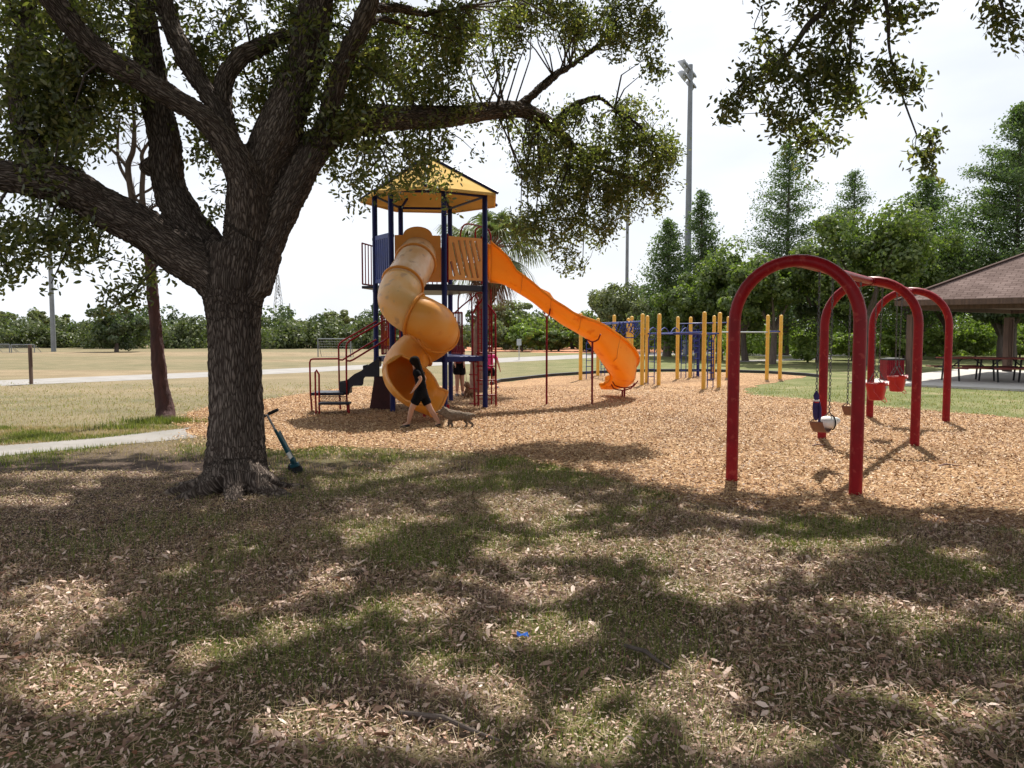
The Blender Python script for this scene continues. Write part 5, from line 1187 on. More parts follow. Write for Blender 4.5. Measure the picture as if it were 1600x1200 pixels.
# ================================================================== yellow post climbing course
cr_ = empty('climbing_course', gp(1030, 596), 'fitness course of round topped yellow posts with blue overhead ladders and loops', 'climbing frame')
posts = [(907, 594, 489), (934, 587, 497), (959, 590, 492), (981, 588, 497), (986.5, 590, 494), (1003, 602, 490), (1010.5, 598, 493), (1029, 602, 490), (1058, 592.5, 494.5), (1078, 590.5, 495), (1099, 608.5, 487),
         (1114.5, 591, 493), (1123, 606, 488), (1136.5, 590.5, 494.5), (1198, 593.5, 492), (1218.5, 592.5, 492)]
PP = {}
for x, yb_, yt in posts:
    g = gp(x, yb_); top = at(x, yt, g.y); r_ = .062
    mb = MB(); mb.tube_profile(g, [(r_, -.2), (r_, top.z - .05), (r_ * .92, top.z - .03), (r_ * .7, top.z - .01), (r_ * .35, top.z)], 14); o = obj('post', mb, 'yellow_paint', cr_); PP[x] = (g, top.z)
    mb = MB(); mb.rod(g + Vector((0, 0, 1.56)), g + Vector((0, 0, 1.62)), r_ + .008, 14); q = obj('clamp', mb, 'yellow_paint', cr_); q.parent = o; q.location = (0, 0, 0)
def z_at(y, Y): return at(800, y, Y).z
def bar(x0, x1, y, name='bar', r_=.022, material='light_blue_paint', yy=None):
    a, b_ = PP[x0][0], PP[x1][0]; y2 = yy or y
    return obj(name, MB().rod(Vector((a.x, a.y, z_at(y, a.y))), Vector((b_.x, b_.y, z_at(y2, b_.y))), r_), material, cr_)
bar(1010.5, 1099, 521.5, r_=.028, yy=519.5); bar(1029, 1123, 522, r_=.02); bar(1058, 1078, 520); bar(1123, 1198, 519, material='grey_paint'); bar(1136.5, 1218.5, 519, material='grey_paint'); bar(1198, 1218.5, 518)
bar(934, 1003, 508, r_=.026, yy=502); bar(907, 986.5, 506, r_=.02, yy=503); bar(1058, 1136.5, 506, yy=504, r_=.018); bar(1078, 1114.5, 505, r_=.018); bar(981, 1010.5, 514, r_=.018); bar(1099, 1123, 521)
# arched horizontal ladder with loop rungs
mb = MB(); a, b_ = PP[1010.5][0], PP[1078][0]
for k in range(4):
    s0, s1 = k / 4 + .02, (k + 1) / 4 - .02; p0 = a.lerp(b_, s0); p1 = a.lerp(b_, s1)
    mb.tube([Vector((p0.x, p0.y, 1.62)), p0.lerp(p1, .25) + Vector((0, 0, 1.74)), p0.lerp(p1, .5) + Vector((0, 0, 1.79)), p0.lerp(p1, .75) + Vector((0, 0, 1.74)), Vector((p1.x, p1.y, 1.62))], .017, 6)
a, b_ = PP[934][0], PP[1003][0]
for k in range(9):
    p = a.lerp(b_, (k + .5) / 9) + Vector((0, -.0, 0)); q = p + Vector((.15, 1.1, 0)); mb.rod(p + Vector((0, 0, 1.86)), q + Vector((0, 0, 1.86)), .016, 6)
    if k % 2: mb.tube([p + Vector((0, .2, 1.86)), p + Vector((-.08, .25, 1.66)), p + Vector((.06, .3, 1.55)), p + Vector((.16, .3, 1.68)), p + Vector((.08, .3, 1.86))], .018, 6)
obj('loop_ladder', mb, 'light_blue_paint', cr_)
mb = MB()   # trapeze triangles hanging between the posts
for x, y in ((968, 508), (980, 506), (990, 509)):
    p = at(x, y, 26.5)
    for s_ in (0, .12): mb.tube([p + Vector((s_, 0, .1)), p + Vector((s_ - .14, 0, -.22)), p + Vector((s_ + .16, 0, -.22)), p + Vector((s_, 0, .1))], .02, 6)
p = at(983, 512, 26.6); mb.tube([p + Vector((-.36, 0, .1)), p + Vector((-.45, 0, -.15)), p + Vector((-.25, 0, -.33)), p + Vector((.2, 0, -.33)), p + Vector((.38, 0, -.12)), p + Vector((.12, 0, .25))], .02, 6)
obj('trapeze_ring', mb, 'light_blue_paint', cr_)
def vladder(x0, x1, yb_, yt, steps, wide=.016):
    g0, g1 = gp(x0, yb_), gp(x1, yb_ - .3); z = z_at(yt, g0.y); mb = MB()
    for g in (g0, g1): mb.tube([g - Vector((0, 0, .1)), g + Vector((0, 0, z * .9)), g + Vector((.06, 0, z))], wide, 6)
    for k in range(steps): zz = .25 + (z * .72) * k / (steps - 1); mb.rod(g0 + Vector((0, 0, zz)), g1 + Vector((0, 0, zz)), .013, 6)
    obj('ladder', mb, 'light_blue_paint', cr_)
vladder(1012.5, 1022, 601, 520, 6); vladder(1064, 1071.5, 590.5, 508, 6); vladder(1105, 1114, 606, 522, 7); vladder(1084, 1092, 590, 524, 6); vladder(916, 924, 593, 530, 6); vladder(939, 945, 587, 540, 6)
g = gp(1090, 587.5); mb = MB(); mb.rod(g - Vector((0, 0, .1)), g + Vector((0, 0, 1.75)), .05, 10); mb.tube([g + Vector((-.22, 0, .0)), g + Vector((-.22, 0, 1.75)), g + Vector((0, 0, 1.95)), g + Vector((.1, 0, 1.75))], .02, 6)
for k in range(5): mb.box(g + Vector((-.05 - .03 * k, 0, .95 + .18 * k)), (.18, .12, .12))
obj('spiral_climber', mb, 'blue_paint', cr_)
g = gp(1111, 593); mb = MB(); mb.rod(g - Vector((0, 0, .1)), g + Vector((0, 0, 1.45)), .03, 8)
for k in range(5): mb.tube_profile(g + Vector((0, 0, .2 + .27 * k)), [(.02, 0), (.1, .02), (.1, .04), (.02, .06)], 10)
obj('pod_climber', mb, 'blue_paint', cr_)
# ================================================================== pavilion
u_ = Vector((.72, -.694, 0)); v_ = Vector((.694, .72, 0)); c0 = Vector((12.4, 26.0, 0)); Sz = 10.0; EZ = 2.66
pav = empty('pavilion', c0 + u_ * 5 + v_ * 5, 'open picnic pavilion with a brown shingled hip roof at the right edge', 'pavilion')
m = bpy.data.materials.new('shingles'); m.use_nodes = True; MATS['shingles'] = m; t = m.node_tree; b = t.nodes['Principled BSDF']; b.inputs['Roughness'].default_value = .95; b.inputs['Specular IOR Level'].default_value = .1
uvn = N(t, 'Attribute'); uvn.attribute_name = 'lay'; br = N(t, 'TexBrick'); br.inputs['Scale'].default_value = 1; br.inputs['Brick Width'].default_value = .30; br.inputs['Row Height'].default_value = .14; br.inputs['Mortar Size'].default_value = .012
br.inputs['Color1'].default_value = (.125, .088, .078, 1); br.inputs['Color2'].default_value = (.175, .128, .115, 1); br.inputs['Mortar'].default_value = (.09, .06, .052, 1); t.links.new(uvn.outputs['Vector'], br.inputs['Vector'])
nn_ = N(t, 'TexNoise'); nn_.inputs['Scale'].default_value = 1.2; nn_.inputs['Detail'].default_value = 8; t.links.new(uvn.outputs['Vector'], nn_.inputs['Vector']); rr_ = N(t, 'ValToRGB'); rr_.color_ramp.elements[0].color = (.75, .72, .7, 1); rr_.color_ramp.elements[1].color = (1.2, 1.2, 1.2, 1); rr_.color_ramp.elements[0].position = .3; rr_.color_ramp.elements[1].position = .7
t.links.new(nn_.outputs['Fac'], rr_.inputs[0]); x_ = N(t, 'Mix'); x_.data_type = 'RGBA'; x_.blend_type = 'MULTIPLY'; x_.inputs[0].default_value = 1; t.links.new(br.outputs['Color'], x_.inputs[6]); t.links.new(rr_.outputs[0], x_.inputs[7]); t.links.new(x_.outputs[2], b.inputs['Base Color'])
bp = N(t, 'Bump'); bp.inputs['Distance'].default_value = .02; bp.inputs['Strength'].default_value = .8; t.links.new(br.outputs['Fac'], bp.inputs['Height']); bp.invert = True; t.links.new(bp.outputs[0], b.inputs['Normal'])
cs = [c0, c0 + u_ * Sz, c0 + u_ * Sz + v_ * Sz, c0 + v_ * Sz]; apx = c0 + u_ * 5 + v_ * 5 + Vector((0, 0, EZ + 2.55))
mb = MB(); up = Vector((0, 0, 1))
mb.add([c + up * EZ for c in cs] + [apx], [(0, 1, 4), (1, 2, 4), (2, 3, 4), (3, 0, 4)])
rf = obj('roof', mb, 'shingles', pav, smooth=False); me = rf.data; a_ = me.attributes.new('lay', 'FLOAT_VECTOR', 'CORNER')
for p in me.polygons:
    vs = [me.vertices[i].co for i in p.vertices]; lo_ = sorted(range(3), key=lambda i: vs[i].z)[:2]; e = (vs[lo_[1]] - vs[lo_[0]]).normalized(); k = p.normal.cross(e).normalized()
    for li in p.loop_indices: q = me.vertices[me.loops[li].vertex_index].co; a_.data[li].vector = (q.dot(e), q.dot(k), 0)
mb = MB()
for i in range(4): a, b_ = cs[i], cs[(i + 1) % 4]; mb.beam(a + up * (EZ - .09), b_ + up * (EZ - .09), .05, .17)
o = obj('fascia', mb, 'wood_brown', pav, smooth=False); o.parent = rf; o.location = -rf.location if False else (0, 0, 0)
mb = MB(); mb.prism([(c.x + (apx.x - c.x) * .02, c.y + (apx.y - c.y) * .02) for c in cs], EZ - .16, EZ - .13); o = obj('soffit', mb, 'wood_brown', pav, smooth=False); o.parent = rf; o.location = (0, 0, 0)
mb = MB()
for i in range(4):
    mb.beam(cs[i] + up * (EZ + .02), apx + up * .02, .22, .03)
    a = cs[i] + (Vector((apx.x, apx.y, 0)) - cs[i]) * .12; b_ = cs[(i + 1) % 4] + (Vector((apx.x, apx.y, 0)) - cs[(i + 1) % 4]) * .12
o = obj('hip_cap', mb, 'shingles', pav, smooth=False); o.parent = rf; o.location = (0, 0, 0)
mb = MB()
pc4 = [c0 + u_ * .38 + v_ * .55, c0 + u_ * 9.6 + v_ * .5, c0 + u_ * 9.6 + v_ * 9.5, c0 + u_ * 1.2 + v_ * 9.4]
for i in range(4): mb.beam(pc4[i] + up * (EZ - .22), pc4[(i + 1) % 4] + up * (EZ - .22), .14, .16)
obj('header_beam', mb, 'wood_brown', pav, smooth=False)
for p in pc4:
    mb = MB(); mb.box(p + up * (EZ - .5) / 2, (.26, .26, EZ - .5 + .1), rz=.4)
    for k in (-1, 0, 1): mb.box(p + up * (EZ - .5) / 2 + Vector((.08 * k, -.14, 0)), (.05, .03, EZ - .55), rz=.4)
    obj('post', mb, 'wood_brown', pav, smooth=False, bevel=.01)
s0 = c0 - u_ * .2 - v_ * 1.3 + Vector((-.6, .3, 0))
sheet('slab', [s0, s0 + u_ * 12, s0 + u_ * 12 + v_ * 12, s0 + v_ * 12], .06, 'white_concrete')
mb = MB(); slc = [s0, s0 + u_ * 12, s0 + u_ * 12 + v_ * 12, s0 + v_ * 12]
mb.prism([(p.x, p.y) for p in slc], -.05, .056); o = obj('slab_edge', mb, 'white_concrete', None, smooth=False, origin=(s0.x, s0.y, 0)); o['kind'] = 'structure'
# picnic tables
def picnic(loc, rz):
    rt = empty('picnic_table', loc, None, 'table', 'picnic tables under the pavilion')
    M = Matrix.Rotation(rz, 4, 'Z'); loc = Vector(loc)
    def W_(x, y, z): return loc + M @ Vector((x, y, z))
    def bx(mb, x, y, z, sx_, sy_, sz_): mb.box(W_(x, y, z), (sx_, sy_, sz_), rz=rz)
    mb = MB()
    for k in range(5): bx(mb, 0, (k - 2) * .148, .745, 1.83, .138, .04)
    obj('table_top', mb, 'stained_wood', rt, smooth=False, bevel=.004)
    for s_ in (-1, 1):
        mb = MB()
        for q in (-.07, .07): bx(mb, 0, s_ * .72 + q, .445, 1.83, .13, .04)
        obj('bench', mb, 'stained_wood', rt, smooth=False, bevel=.004)
    for s_ in (-1, 1):
        mb = MB(); x = s_ * .62
        for q in (-1, 1): mb.rod(W_(x, q * .34, .72), W_(x, q * .42, .0), .030, 8)
        mb.rod(W_(x, -.80, .42), W_(x, .80, .42), .026, 8); mb.rod(W_(x, -.34, .72), W_(x, .34, .72), .024, 8); mb.rod(W_(x, 0, .42), W_(s_ * .2, 0, .72), .02, 8)
        obj('leg_frame', mb, 'black_rubber', rt)
    return rt
for (x, Y, lb) in ((1512, 26.2, 'picnic table with red brown boards nearest the pavilion post'), (1572, 25.6, 'middle picnic table of the row under the pavilion roof'), (1636, 25.0, 'picnic table cut by the right edge of the picture')):
    rt = picnic((at(x, 590, Y).x, Y, .06), R(8)); rt['label'] = lb
# litter bin
g = gp(1393, 596.5); rt = empty('litter_bin', g, 'dark red square litter bin with a black lid beside the pavilion post', 'bin')
mb = MB()
for k in range(9):
    for s_ in (-1, 1): mb.box(g + Vector((-.24 + .06 * k, s_ * .27, .38)), (.05, .025, .70)); mb.box(g + Vector((s_ * .27, -.24 + .06 * k, .38)), (.025, .05, .70))
mb.box(g + Vector((0, 0, .37)), (.50, .50, .66)); obj('body', mb, 'dark_red_paint', rt, smooth=False, bevel=.006)
mb = MB(); mb.box(g + Vector((0, 0, .745)), (.58, .58, .05)); mb.tube_profile(g + Vector((0, 0, .77)), [(.24, 0), (.22, .02), (.12, .025)], 18); obj('lid', mb, 'black_rubber', rt, smooth=False, bevel=.01)

# ================================================================== far furniture
def light_pole(px, yb, ztop, r0, r1, label, heads=True, dirv=Vector((-.42, -.9, 0))):
    g = gp(px, yb); rt = empty('light_pole', g, label, 'light pole', 'floodlight poles round the ball fields')
    obj('pole', MB().tube([g - up * .2, g + up * ztop * .5, g + up * ztop], [r0, (r0 + r1) / 2, r1], 14), 'galvanised', rt)
    dirv = dirv.normalized(); side = Vector((dirv.y, -dirv.x, 0))
    for j, z in enumerate((ztop - .35, ztop - 1.1)):
        c = g + up * z; arm = obj('cross_arm', MB().beam(c - dirv * 1.7, c + dirv * 1.7, .12, .12), 'galvanised', rt, smooth=False)
        for k in range(5):
            if k == 2 and j: continue
            p = c + dirv * (k - 2) * .78 + side * .28 + up * .05; mb = MB()
            ax = (side * .8 - up * .55).normalized(); q = ax.cross(up).normalized(); w2 = q.cross(ax); n = 12; vs = []
            for t_, rr in ((-.30, .10), (-.12, .20), (.10, .29), (.14, .30)): vs += [p + ax * t_ + (q * math.cos(2 * math.pi * i / n) + w2 * math.sin(2 * math.pi * i / n)) * rr for i in range(n)]
            mb.add(vs, [(i * n + h, i * n + (h + 1) % n, (i + 1) * n + (h + 1) % n, (i + 1) * n + h) for i in range(3) for h in range(n)] + [tuple(range(n)), tuple(3 * n + h for h in range(n))[::-1]])
            mb.beam(p - ax * .1, c + dirv * (k - 2) * .78, .05, .05); obj('floodlight', mb, 'steel', rt)
    return rt, g
rt, g = light_pole(1072.5, 553.5, at(1074, 101, gp(1072, 553.5).y).z, .27, .15, 'tall grey floodlight pole behind the yellow posts, its lamps in view')
Yp = g.y; c = at(1066.5, 475, Yp - .45)
mb = MB(); mb.box(c, (.36, .22, at(1066, 454, Yp).z - at(1066, 496, Yp).z)); obj('ballast_box', mb, 'grey_paint', rt, smooth=False, bevel=.02)
light_pole(978.5, 546, at(978, 190, gp(978, 546).y).z, .17, .10, 'thin distant floodlight pole left of the narrow cypress', dirv=Vector((.9, .4, 0)))
light_pole(84, 549.5, at(84, 215, gp(84, 549.5).y).z, .19, .12, 'floodlight pole at the far side of the field, on the left', dirv=Vector((.9, .3, 0)))
def goal(x0, x1, yb, yt, label, depth=.9):
    a, b_ = gp(x0, yb), gp(x1, yb); zt = at(x0, yt, a.y).z; rt = empty('goal', (a + b_) / 2, label, 'goal', 'small football goals on the field'); mb = MB(); bk = Vector((0, depth, 0)); r_ = .035
    mb.rod(a, a + up * zt, r_); mb.rod(b_, b_ + up * zt, r_); mb.rod(a + up * zt, b_ + up * zt, r_); mb.rod(a + up * zt, a + bk, .02); mb.rod(b_ + up * zt, b_ + bk, .02); mb.rod(a + bk, b_ + bk, .02); obj('frame', mb, 'galvanised', rt)
    mb = MB(); n = 12
    for k in range(n + 1): p = a.lerp(b_, k / n); mb.tube([p + up * zt, p + bk], .004, 3, caps=False)
    for k in range(1, 7): f = k / 7; mb.tube([a + up * zt * (1 - f) + bk * f, b_ + up * zt * (1 - f) + bk * f], .004, 3, caps=False)
    obj('net', mb, 'grey_paint', rt)
goal(497, 548, 558, 529.5, 'small football goal left of the play tower, behind the stairs'); goal(789.5, 831, 548, 528.5, 'small football goal seen under the long slide'); goal(18, 54, 551, 538.5, 'low goal frame at the left edge near the far thicket'); goal(-8, 15, 551, 538, 'low goal frame cut by the left edge of the picture')
g = gp(811, 563); rt = empty('sign', g, 'small white sign on a thin post beside the path, under the long slide', 'sign'); obj('post', MB().rod(g - up * .1, g + up * .95, .022), 'steel', rt); obj('panel', MB().box(g + Vector((0, -.04, 1.02)), (.26, .03, .36)), 'grey_paint', rt, smooth=False, bevel=.01)
g = gp(49, 600.5); rt = empty('sign', g, 'brown wooden sign post seen edge on beside the path on the left', 'sign'); obj('post', MB().box(g + up * .60, (.085, .085, 1.3)), 'wood_brown', rt, smooth=False, bevel=.008); obj('panel', MB().box(g + Vector((.02, .05, .86)), (.035, .34, .6), rz=.54), 'wood_brown', rt, smooth=False, bevel=.006)
def mast(px, yt, Y, w0, label, lattice=True):
    b0 = Vector(((px - 800) / F * Y, Y, 0)); zt = at(px, yt, Y).z; rt = empty('radio_mast', b0, label, 'radio mast'); mb = MB()
    if lattice:
        for sx_ in (-1, 1):
            for sy_ in (-1, 1): mb.rod(b0 + Vector((sx_ * w0, sy_ * w0, 0)), b0 + Vector((sx_ * w0 * .12, sy_ * w0 * .12, zt)), .14, 4)
        n = 16
        for k in range(n):
            f0, f1 = k / n, (k + 1) / n; a0, a1 = w0 * (1 - .88 * f0), w0 * (1 - .88 * f1)
            for s_ in (-1, 1): mb.rod(b0 + Vector((s_ * a0, -a0, zt * f0)), b0 + Vector((-s_ * a1, -a1, zt * f1)), .10, 4); mb.rod(b0 + Vector((s_ * a0, a0, zt * f0)), b0 + Vector((s_ * a1, -a1, zt * f1)), .10, 4)
    else: mb.rod(b0, b0 + up * zt, .35, 6)
    obj('lattice' if lattice else 'pole', mb, 'steel', rt); mb = MB()
    for k in range(5): mb.box(b0 + Vector((random.uniform(-.8, .8), -.6, zt * (.80 - .05 * k if lattice else .88 - .05 * k))), (.7, .5, 1.2))
    obj('antenna', mb, 'galvanised', rt, smooth=False)
mast(436.5, 429, 420, 3.2, 'tall lattice radio mast on the horizon right of the big oak trunk'); mast(454, 474, 420, 1, 'short radio pole on the horizon beside the lattice mast', False)

# kick scooter leaning on the oak
b0 = gp(462, 741); hd = at(417, 648, b0.y - .35)
rt = empty('kick_scooter', b0, 'folded teal and silver kick scooter leaning against the oak trunk', 'scooter')
a = b0 + up * .09; d = (hd - a).normalized()
obj('steering_tube', MB().rod(a + d * .45, hd, .013, 10), 'steel', rt)
obj('stem', MB().tube([a + d * .05, a + d * .30, a + d * .56], [.022, .024, .017], 10), 'teal_paint', rt)
hx = Vector((.92, -.1, .42)).normalized(); mb = MB()
for s_ in (-1, 1): mb.rod(hd + hx * s_ * .02, hd + hx * s_ * .145, .019, 10)
obj('handlebar', mb, 'black_rubber', rt); 
s2 = d.cross(Vector((0, 1, 0))).normalized(); mb = MB(); mb.beam(a + Vector((-.02, .06, .02)), a + d * .50 + Vector((0, .07, 0)), .028, .09, up=(0, 1, 0)); obj('deck', mb, 'teal_paint', rt, smooth=False, bevel=.008)
for c_, r_ in ((b0 + Vector((.03, -.02, .06)), .06), (b0 + Vector((-.06, .08, .07)), .055)):
    mb = MB(); mb.tube([c_ + Vector((r_ * .75 * math.cos(t_), 0, r_ * .75 * math.sin(t_))) for t_ in [2 * math.pi * k / 18 for k in range(18)]], r_ * .28, 8, closed=True); mb.rod(c_ - Vector((0, .012, 0)), c_ + Vector((0, .012, 0)), r_ * .6, 12); obj('wheel', mb, 'black_rubber', rt)
mb = MB(); mb.beam(b0 + Vector((-.05, -.03, .10)), b0 + Vector((.05, -.03, .13)), .07, .05); mb.beam(a + d * .02, a + d * .13 + Vector((.02, -.02, 0)), .05, .06); obj('fork', mb, 'teal_paint', rt, smooth=False, bevel=.01)
mb = MB(); mb.beam(a + d * .14 + Vector((.012, -.03, 0)), a + d * .22 + Vector((.012, -.03, 0)), .02, .045); obj('latch', mb, 'white_plastic', rt, smooth=False)
# small litter
g = gp(816, 1003); mb = MB(); mb.add([g + Vector(p) for p in [(-.03, -.01, .03), (.0, -.02, .045), (.035, -.005, .03), (.03, .02, .05), (-.005, .025, .035), (-.03, .02, .055)]], [(0, 1, 4, 5), (1, 2, 3, 4)])
tag(obj('wrapper', mb, 'blue_foil', None, smooth=False, origin=g), 'crumpled bright blue wrapper on the leaf litter', 'wrapper')
for x, y, l_, a__, lb in ((1484, 731, .28, .05, 'short pale stick on the bark chips right of the swings'), (1280, 699, .25, .35, 'thin pale stick beside the foot of the middle arch'), (700, 1145, .5, -.5, 'dark curved twig in the leaf litter at the bottom'), (1010, 1035, .35, -1.0, 'curled brown twig in the leaf litter, right of the blue wrapper')):
    g = gp(x, y) + up * .03; d = Vector((math.cos(a__), math.sin(a__), 0)); s_ = Vector((-d.y, d.x, 0)); tag(obj('stick', MB().tube([g - d * l_ / 2, g - d * l_ * .1 + s_ * l_ * .07 + up * .012, g + d * l_ * .2 + s_ * l_ * .04, g + d * l_ / 2], [.010, .012, .009, .005], 7), 'faded_belt' if y < 800 else 'grey_bark', None, origin=g), lb, 'stick')

# ================================================================== people and dogs
def finger_chain(nodes, edges, wrist_i, wrist, dirv, sidev, sc, r_=.0085):
    palm = wrist + dirv * .05 * sc; pi = len(nodes); nodes.append((palm, (.034 * sc, .018 * sc))); edges.append((wrist_i, pi)); kn = palm + dirv * .035 * sc
    for k, ln in enumerate((.062, .072, .068, .052)):
        b_ = kn + sidev * (k - 1.5) * .021 * sc; i = len(nodes); curl = dirv.cross(sidev) * .018 * sc
        nodes += [(b_, r_ * sc), (b_ + dirv * ln * .5 * sc, r_ * .9 * sc), (b_ + dirv * ln * .85 * sc + curl, r_ * .75 * sc)]; edges += [(pi, i), (i, i + 1), (i + 1, i + 2)]
    i = len(nodes); nodes += [(palm - sidev * .04 * sc, r_ * 1.1 * sc), (palm - sidev * .055 * sc + dirv * .035 * sc, r_ * .9 * sc)]; edges += [(pi, i), (i, i + 1)]
def figure(rt, J, s, face, hair_mat, top_mat, short_mat, long_hair=True):
    """J: joint positions; s: size factor (1 = adult); face: the way the head looks"""
    face = face.normalized(); N_ = []; E_ = []
    def add(p, r_, par=None): N_.append((Vector(p), r_)); i = len(N_) - 1; (E_.append((par, i)) if par is not None else None); return i
    hd = J['head']; nk = J['neck']; upd = (hd - nk).normalized()
    pe = add(J['pelvis'], (.125 * s, .10 * s)); wa = add(J['waist'], (.105 * s, .085 * s), pe); chn = add(J['chest'], (.125 * s, .09 * s), wa); ub = add(J['chest'].lerp(nk, .62), (.10 * s, .075 * s), chn); ne = add(nk, .048 * s, ub)
    h0 = add(hd - upd * .055 * s, .062 * s, ne); h1 = add(hd + upd * .01 * s, .083 * s, h0); add(hd + upd * .075 * s, .062 * s, h1)
    add(hd - upd * .005 * s + face * .088 * s, .014 * s, h1); add(hd - upd * .055 * s + face * .055 * s, .034 * s, h0)
    for sd in 'LR':
        a = add(J['sho' + sd], .050 * s, ub); b_ = add(J['elb' + sd], .035 * s, a); c = add(J['wri' + sd], .024 * s, b_)
        dv = (J['wri' + sd] - J['elb' + sd]).normalized(); sv = dv.cross(Vector((1, .3, .2))).normalized(); finger_chain(N_, E_, c, J['wri' + sd], dv, sv, s)
        a = add(J['hip' + sd], .085 * s, pe); k_ = add(J['kne' + sd], .053 * s, a); cf = add(J['kne' + sd].lerp(J['ank' + sd], .3), .052 * s, k_); an = add(J['ank' + sd], .034 * s, cf); add(J['toe' + sd].lerp(J['ank' + sd], .35), .03 * s, an)
    skin('body', N_, E_, 'skin', rt, 2)
    n = [(J['pelvis'] + Vector((0, 0, -.02 * s)), (.150 * s, .125 * s)), (J['waist'], (.135 * s, .11 * s)), (J['chest'], (.150 * s, .112 * s)), (J['chest'].lerp(nk, .62), (.128 * s, .095 * s)), (nk - upd * .02 * s, .062 * s)]
    e = [(0, 1), (1, 2), (2, 3), (3, 4)]
    for sd in 'LR': i = len(n); n += [(J['sho' + sd], .068 * s), (J['sho' + sd].lerp(J['elb' + sd], .75), .055 * s)]; e += [(3, i), (i, i + 1)]
    skin('shirt', n, e, top_mat, rt, 2)
    n = [(J['waist'].lerp(J['pelvis'], .1), (.138 * s, .112 * s)), (J['pelvis'], (.150 * s, .125 * s))]; e = [(0, 1)]
    for sd in 'LR': i = len(n); n += [(J['hip' + sd], .108 * s), (J['hip' + sd].lerp(J['kne' + sd], .55), .088 * s), (J['hip' + sd].lerp(J['kne' + sd], .66), .086 * s)]; e += [(1, i), (i, i + 1), (i + 1, i + 2)]
    skin('shorts', n, e, short_mat, rt, 2)
    for sd in 'LR':
        fd = (J['toe' + sd] - J['ank' + sd]); lo_ = J['ank' + sd] + Vector((0, 0, -.035 * s)); skin('shoe', [(lo_ - fd * .22, .038 * s), (lo_ + fd * .2, .045 * s), (lo_ + fd * .65, .042 * s), (lo_ + fd * 1.05, .032 * s)], [(0, 1), (1, 2), (2, 3)], 'shoe', rt, 2)
    n = [(hd + upd * .112 * s, .035 * s), (hd + upd * .085 * s - face * .0 * s, .078 * s), (hd + upd * .04 * s - face * .012 * s, .108 * s), (hd - upd * .03 * s - face * .03 * s, .096 * s)]; e = [(0, 1), (1, 2), (2, 3)]
    if long_hair:
        n += [(nk - face * .07 * s + Vector((0, 0, -.02 * s)), (.105 * s, .06 * s)), (nk.lerp(J['chest'], .55) - face * .075 * s, (.11 * s, .055 * s)), (nk.lerp(J['chest'], 1.3) - face * .09 * s, (.085 * s, .035 * s)), (nk.lerp(J['chest'], 1.7) - face * .09 * s, (.03 * s, .015 * s))]; e += [(3, 4), (4, 5), (5, 6), (6, 7)]
    skin('hair', n, e, hair_mat, rt, 2)
Yg = gp(660, 668).y; g = gp(657, 668)
rt = empty('person', (g.x, g.y, 0), 'long haired child in black shirt and shorts striding past the tube slide exit', 'person')
def q(x, y, dy=0): return at(x, y, Yg + dy)
J = dict(head=q(647, 564.5), neck=q(650, 575), chest=q(654.5, 588), waist=q(658, 602), pelvis=q(658, 613), shoL=q(650, 579.5, -.12), shoR=q(655, 579.5, .14), elbL=q(658, 593, -.17), wriL=q(648, 607, -.2), elbR=q(664, 592, .16), wriR=q(660, 606, .2),
         hipL=q(654, 618, -.06), hipR=q(661, 618, .07), kneL=q(643, 639, -.06), ankL=q(638, 662, -.05), toeL=q(625, 667, -.05), kneR=q(673, 640, .06), ankR=q(686.5, 661, .05), toeR=q(677, 667, .04))
figure(rt, J, .80, Vector((-1, -.15, -.15)), 'black_hair', 'black_cloth', 'black_cloth')
Yg = gp(716, 619).y; g = gp(718, 619); rt = empty('person', (g.x, g.y, 0), 'person in dark shorts standing half hidden behind the lower deck, holding a leash', 'person')
J = dict(head=q(714, 531), neck=q(714.5, 540), chest=q(715.5, 550), waist=q(716.5, 561), pelvis=q(717, 569), shoL=q(709, 543, -.05), shoR=q(722, 543, .05), elbL=q(707, 555, -.1), wriL=q(710, 566, -.15), elbR=q(724.5, 555), wriR=q(725, 567, -.1),
         hipL=q(714, 572), hipR=q(721, 572, .06), kneL=q(714.5, 593), ankL=q(714, 613.5), toeL=q(716, 618, -.2), kneR=q(722, 594, .06), ankR=q(723, 613, .08), toeR=q(727, 618, -.1))
figure(rt, J, .98, Vector((.4, -.9, 0)), 'brown_hair', 'maroon_cloth', 'black_cloth', False)
leash = [J['wriR'] + Vector((.02, 0, -.05)), at(728, 585, Yg), at(730, 600, Yg - .1)]
Yg = gp(768, 606.5).y; g = gp(768, 606.5); rt = empty('person', (g.x, g.y, 0), 'child in a bright pink shirt behind the red climbing ladder', 'person')
J = dict(head=q(765, 545), neck=q(765, 553), chest=q(765.5, 561), waist=q(765.5, 571), pelvis=q(765.5, 577), shoL=q(758.5, 556, -.03), shoR=q(773, 556, .03), elbL=q(756, 566), wriL=q(757, 575), elbR=q(778, 566), wriR=q(780.5, 575),
         hipL=q(762, 580), hipR=q(769, 580), kneL=q(762, 592), ankL=q(762, 603), toeL=q(760, 606, -.15), kneR=q(772, 592), ankR=q(776, 603), toeR=q(779, 606, -.12))
figure(rt, J, .86, Vector((.2, 1, 0)), 'brown_hair', 'pink_cloth', 'black_cloth', False)

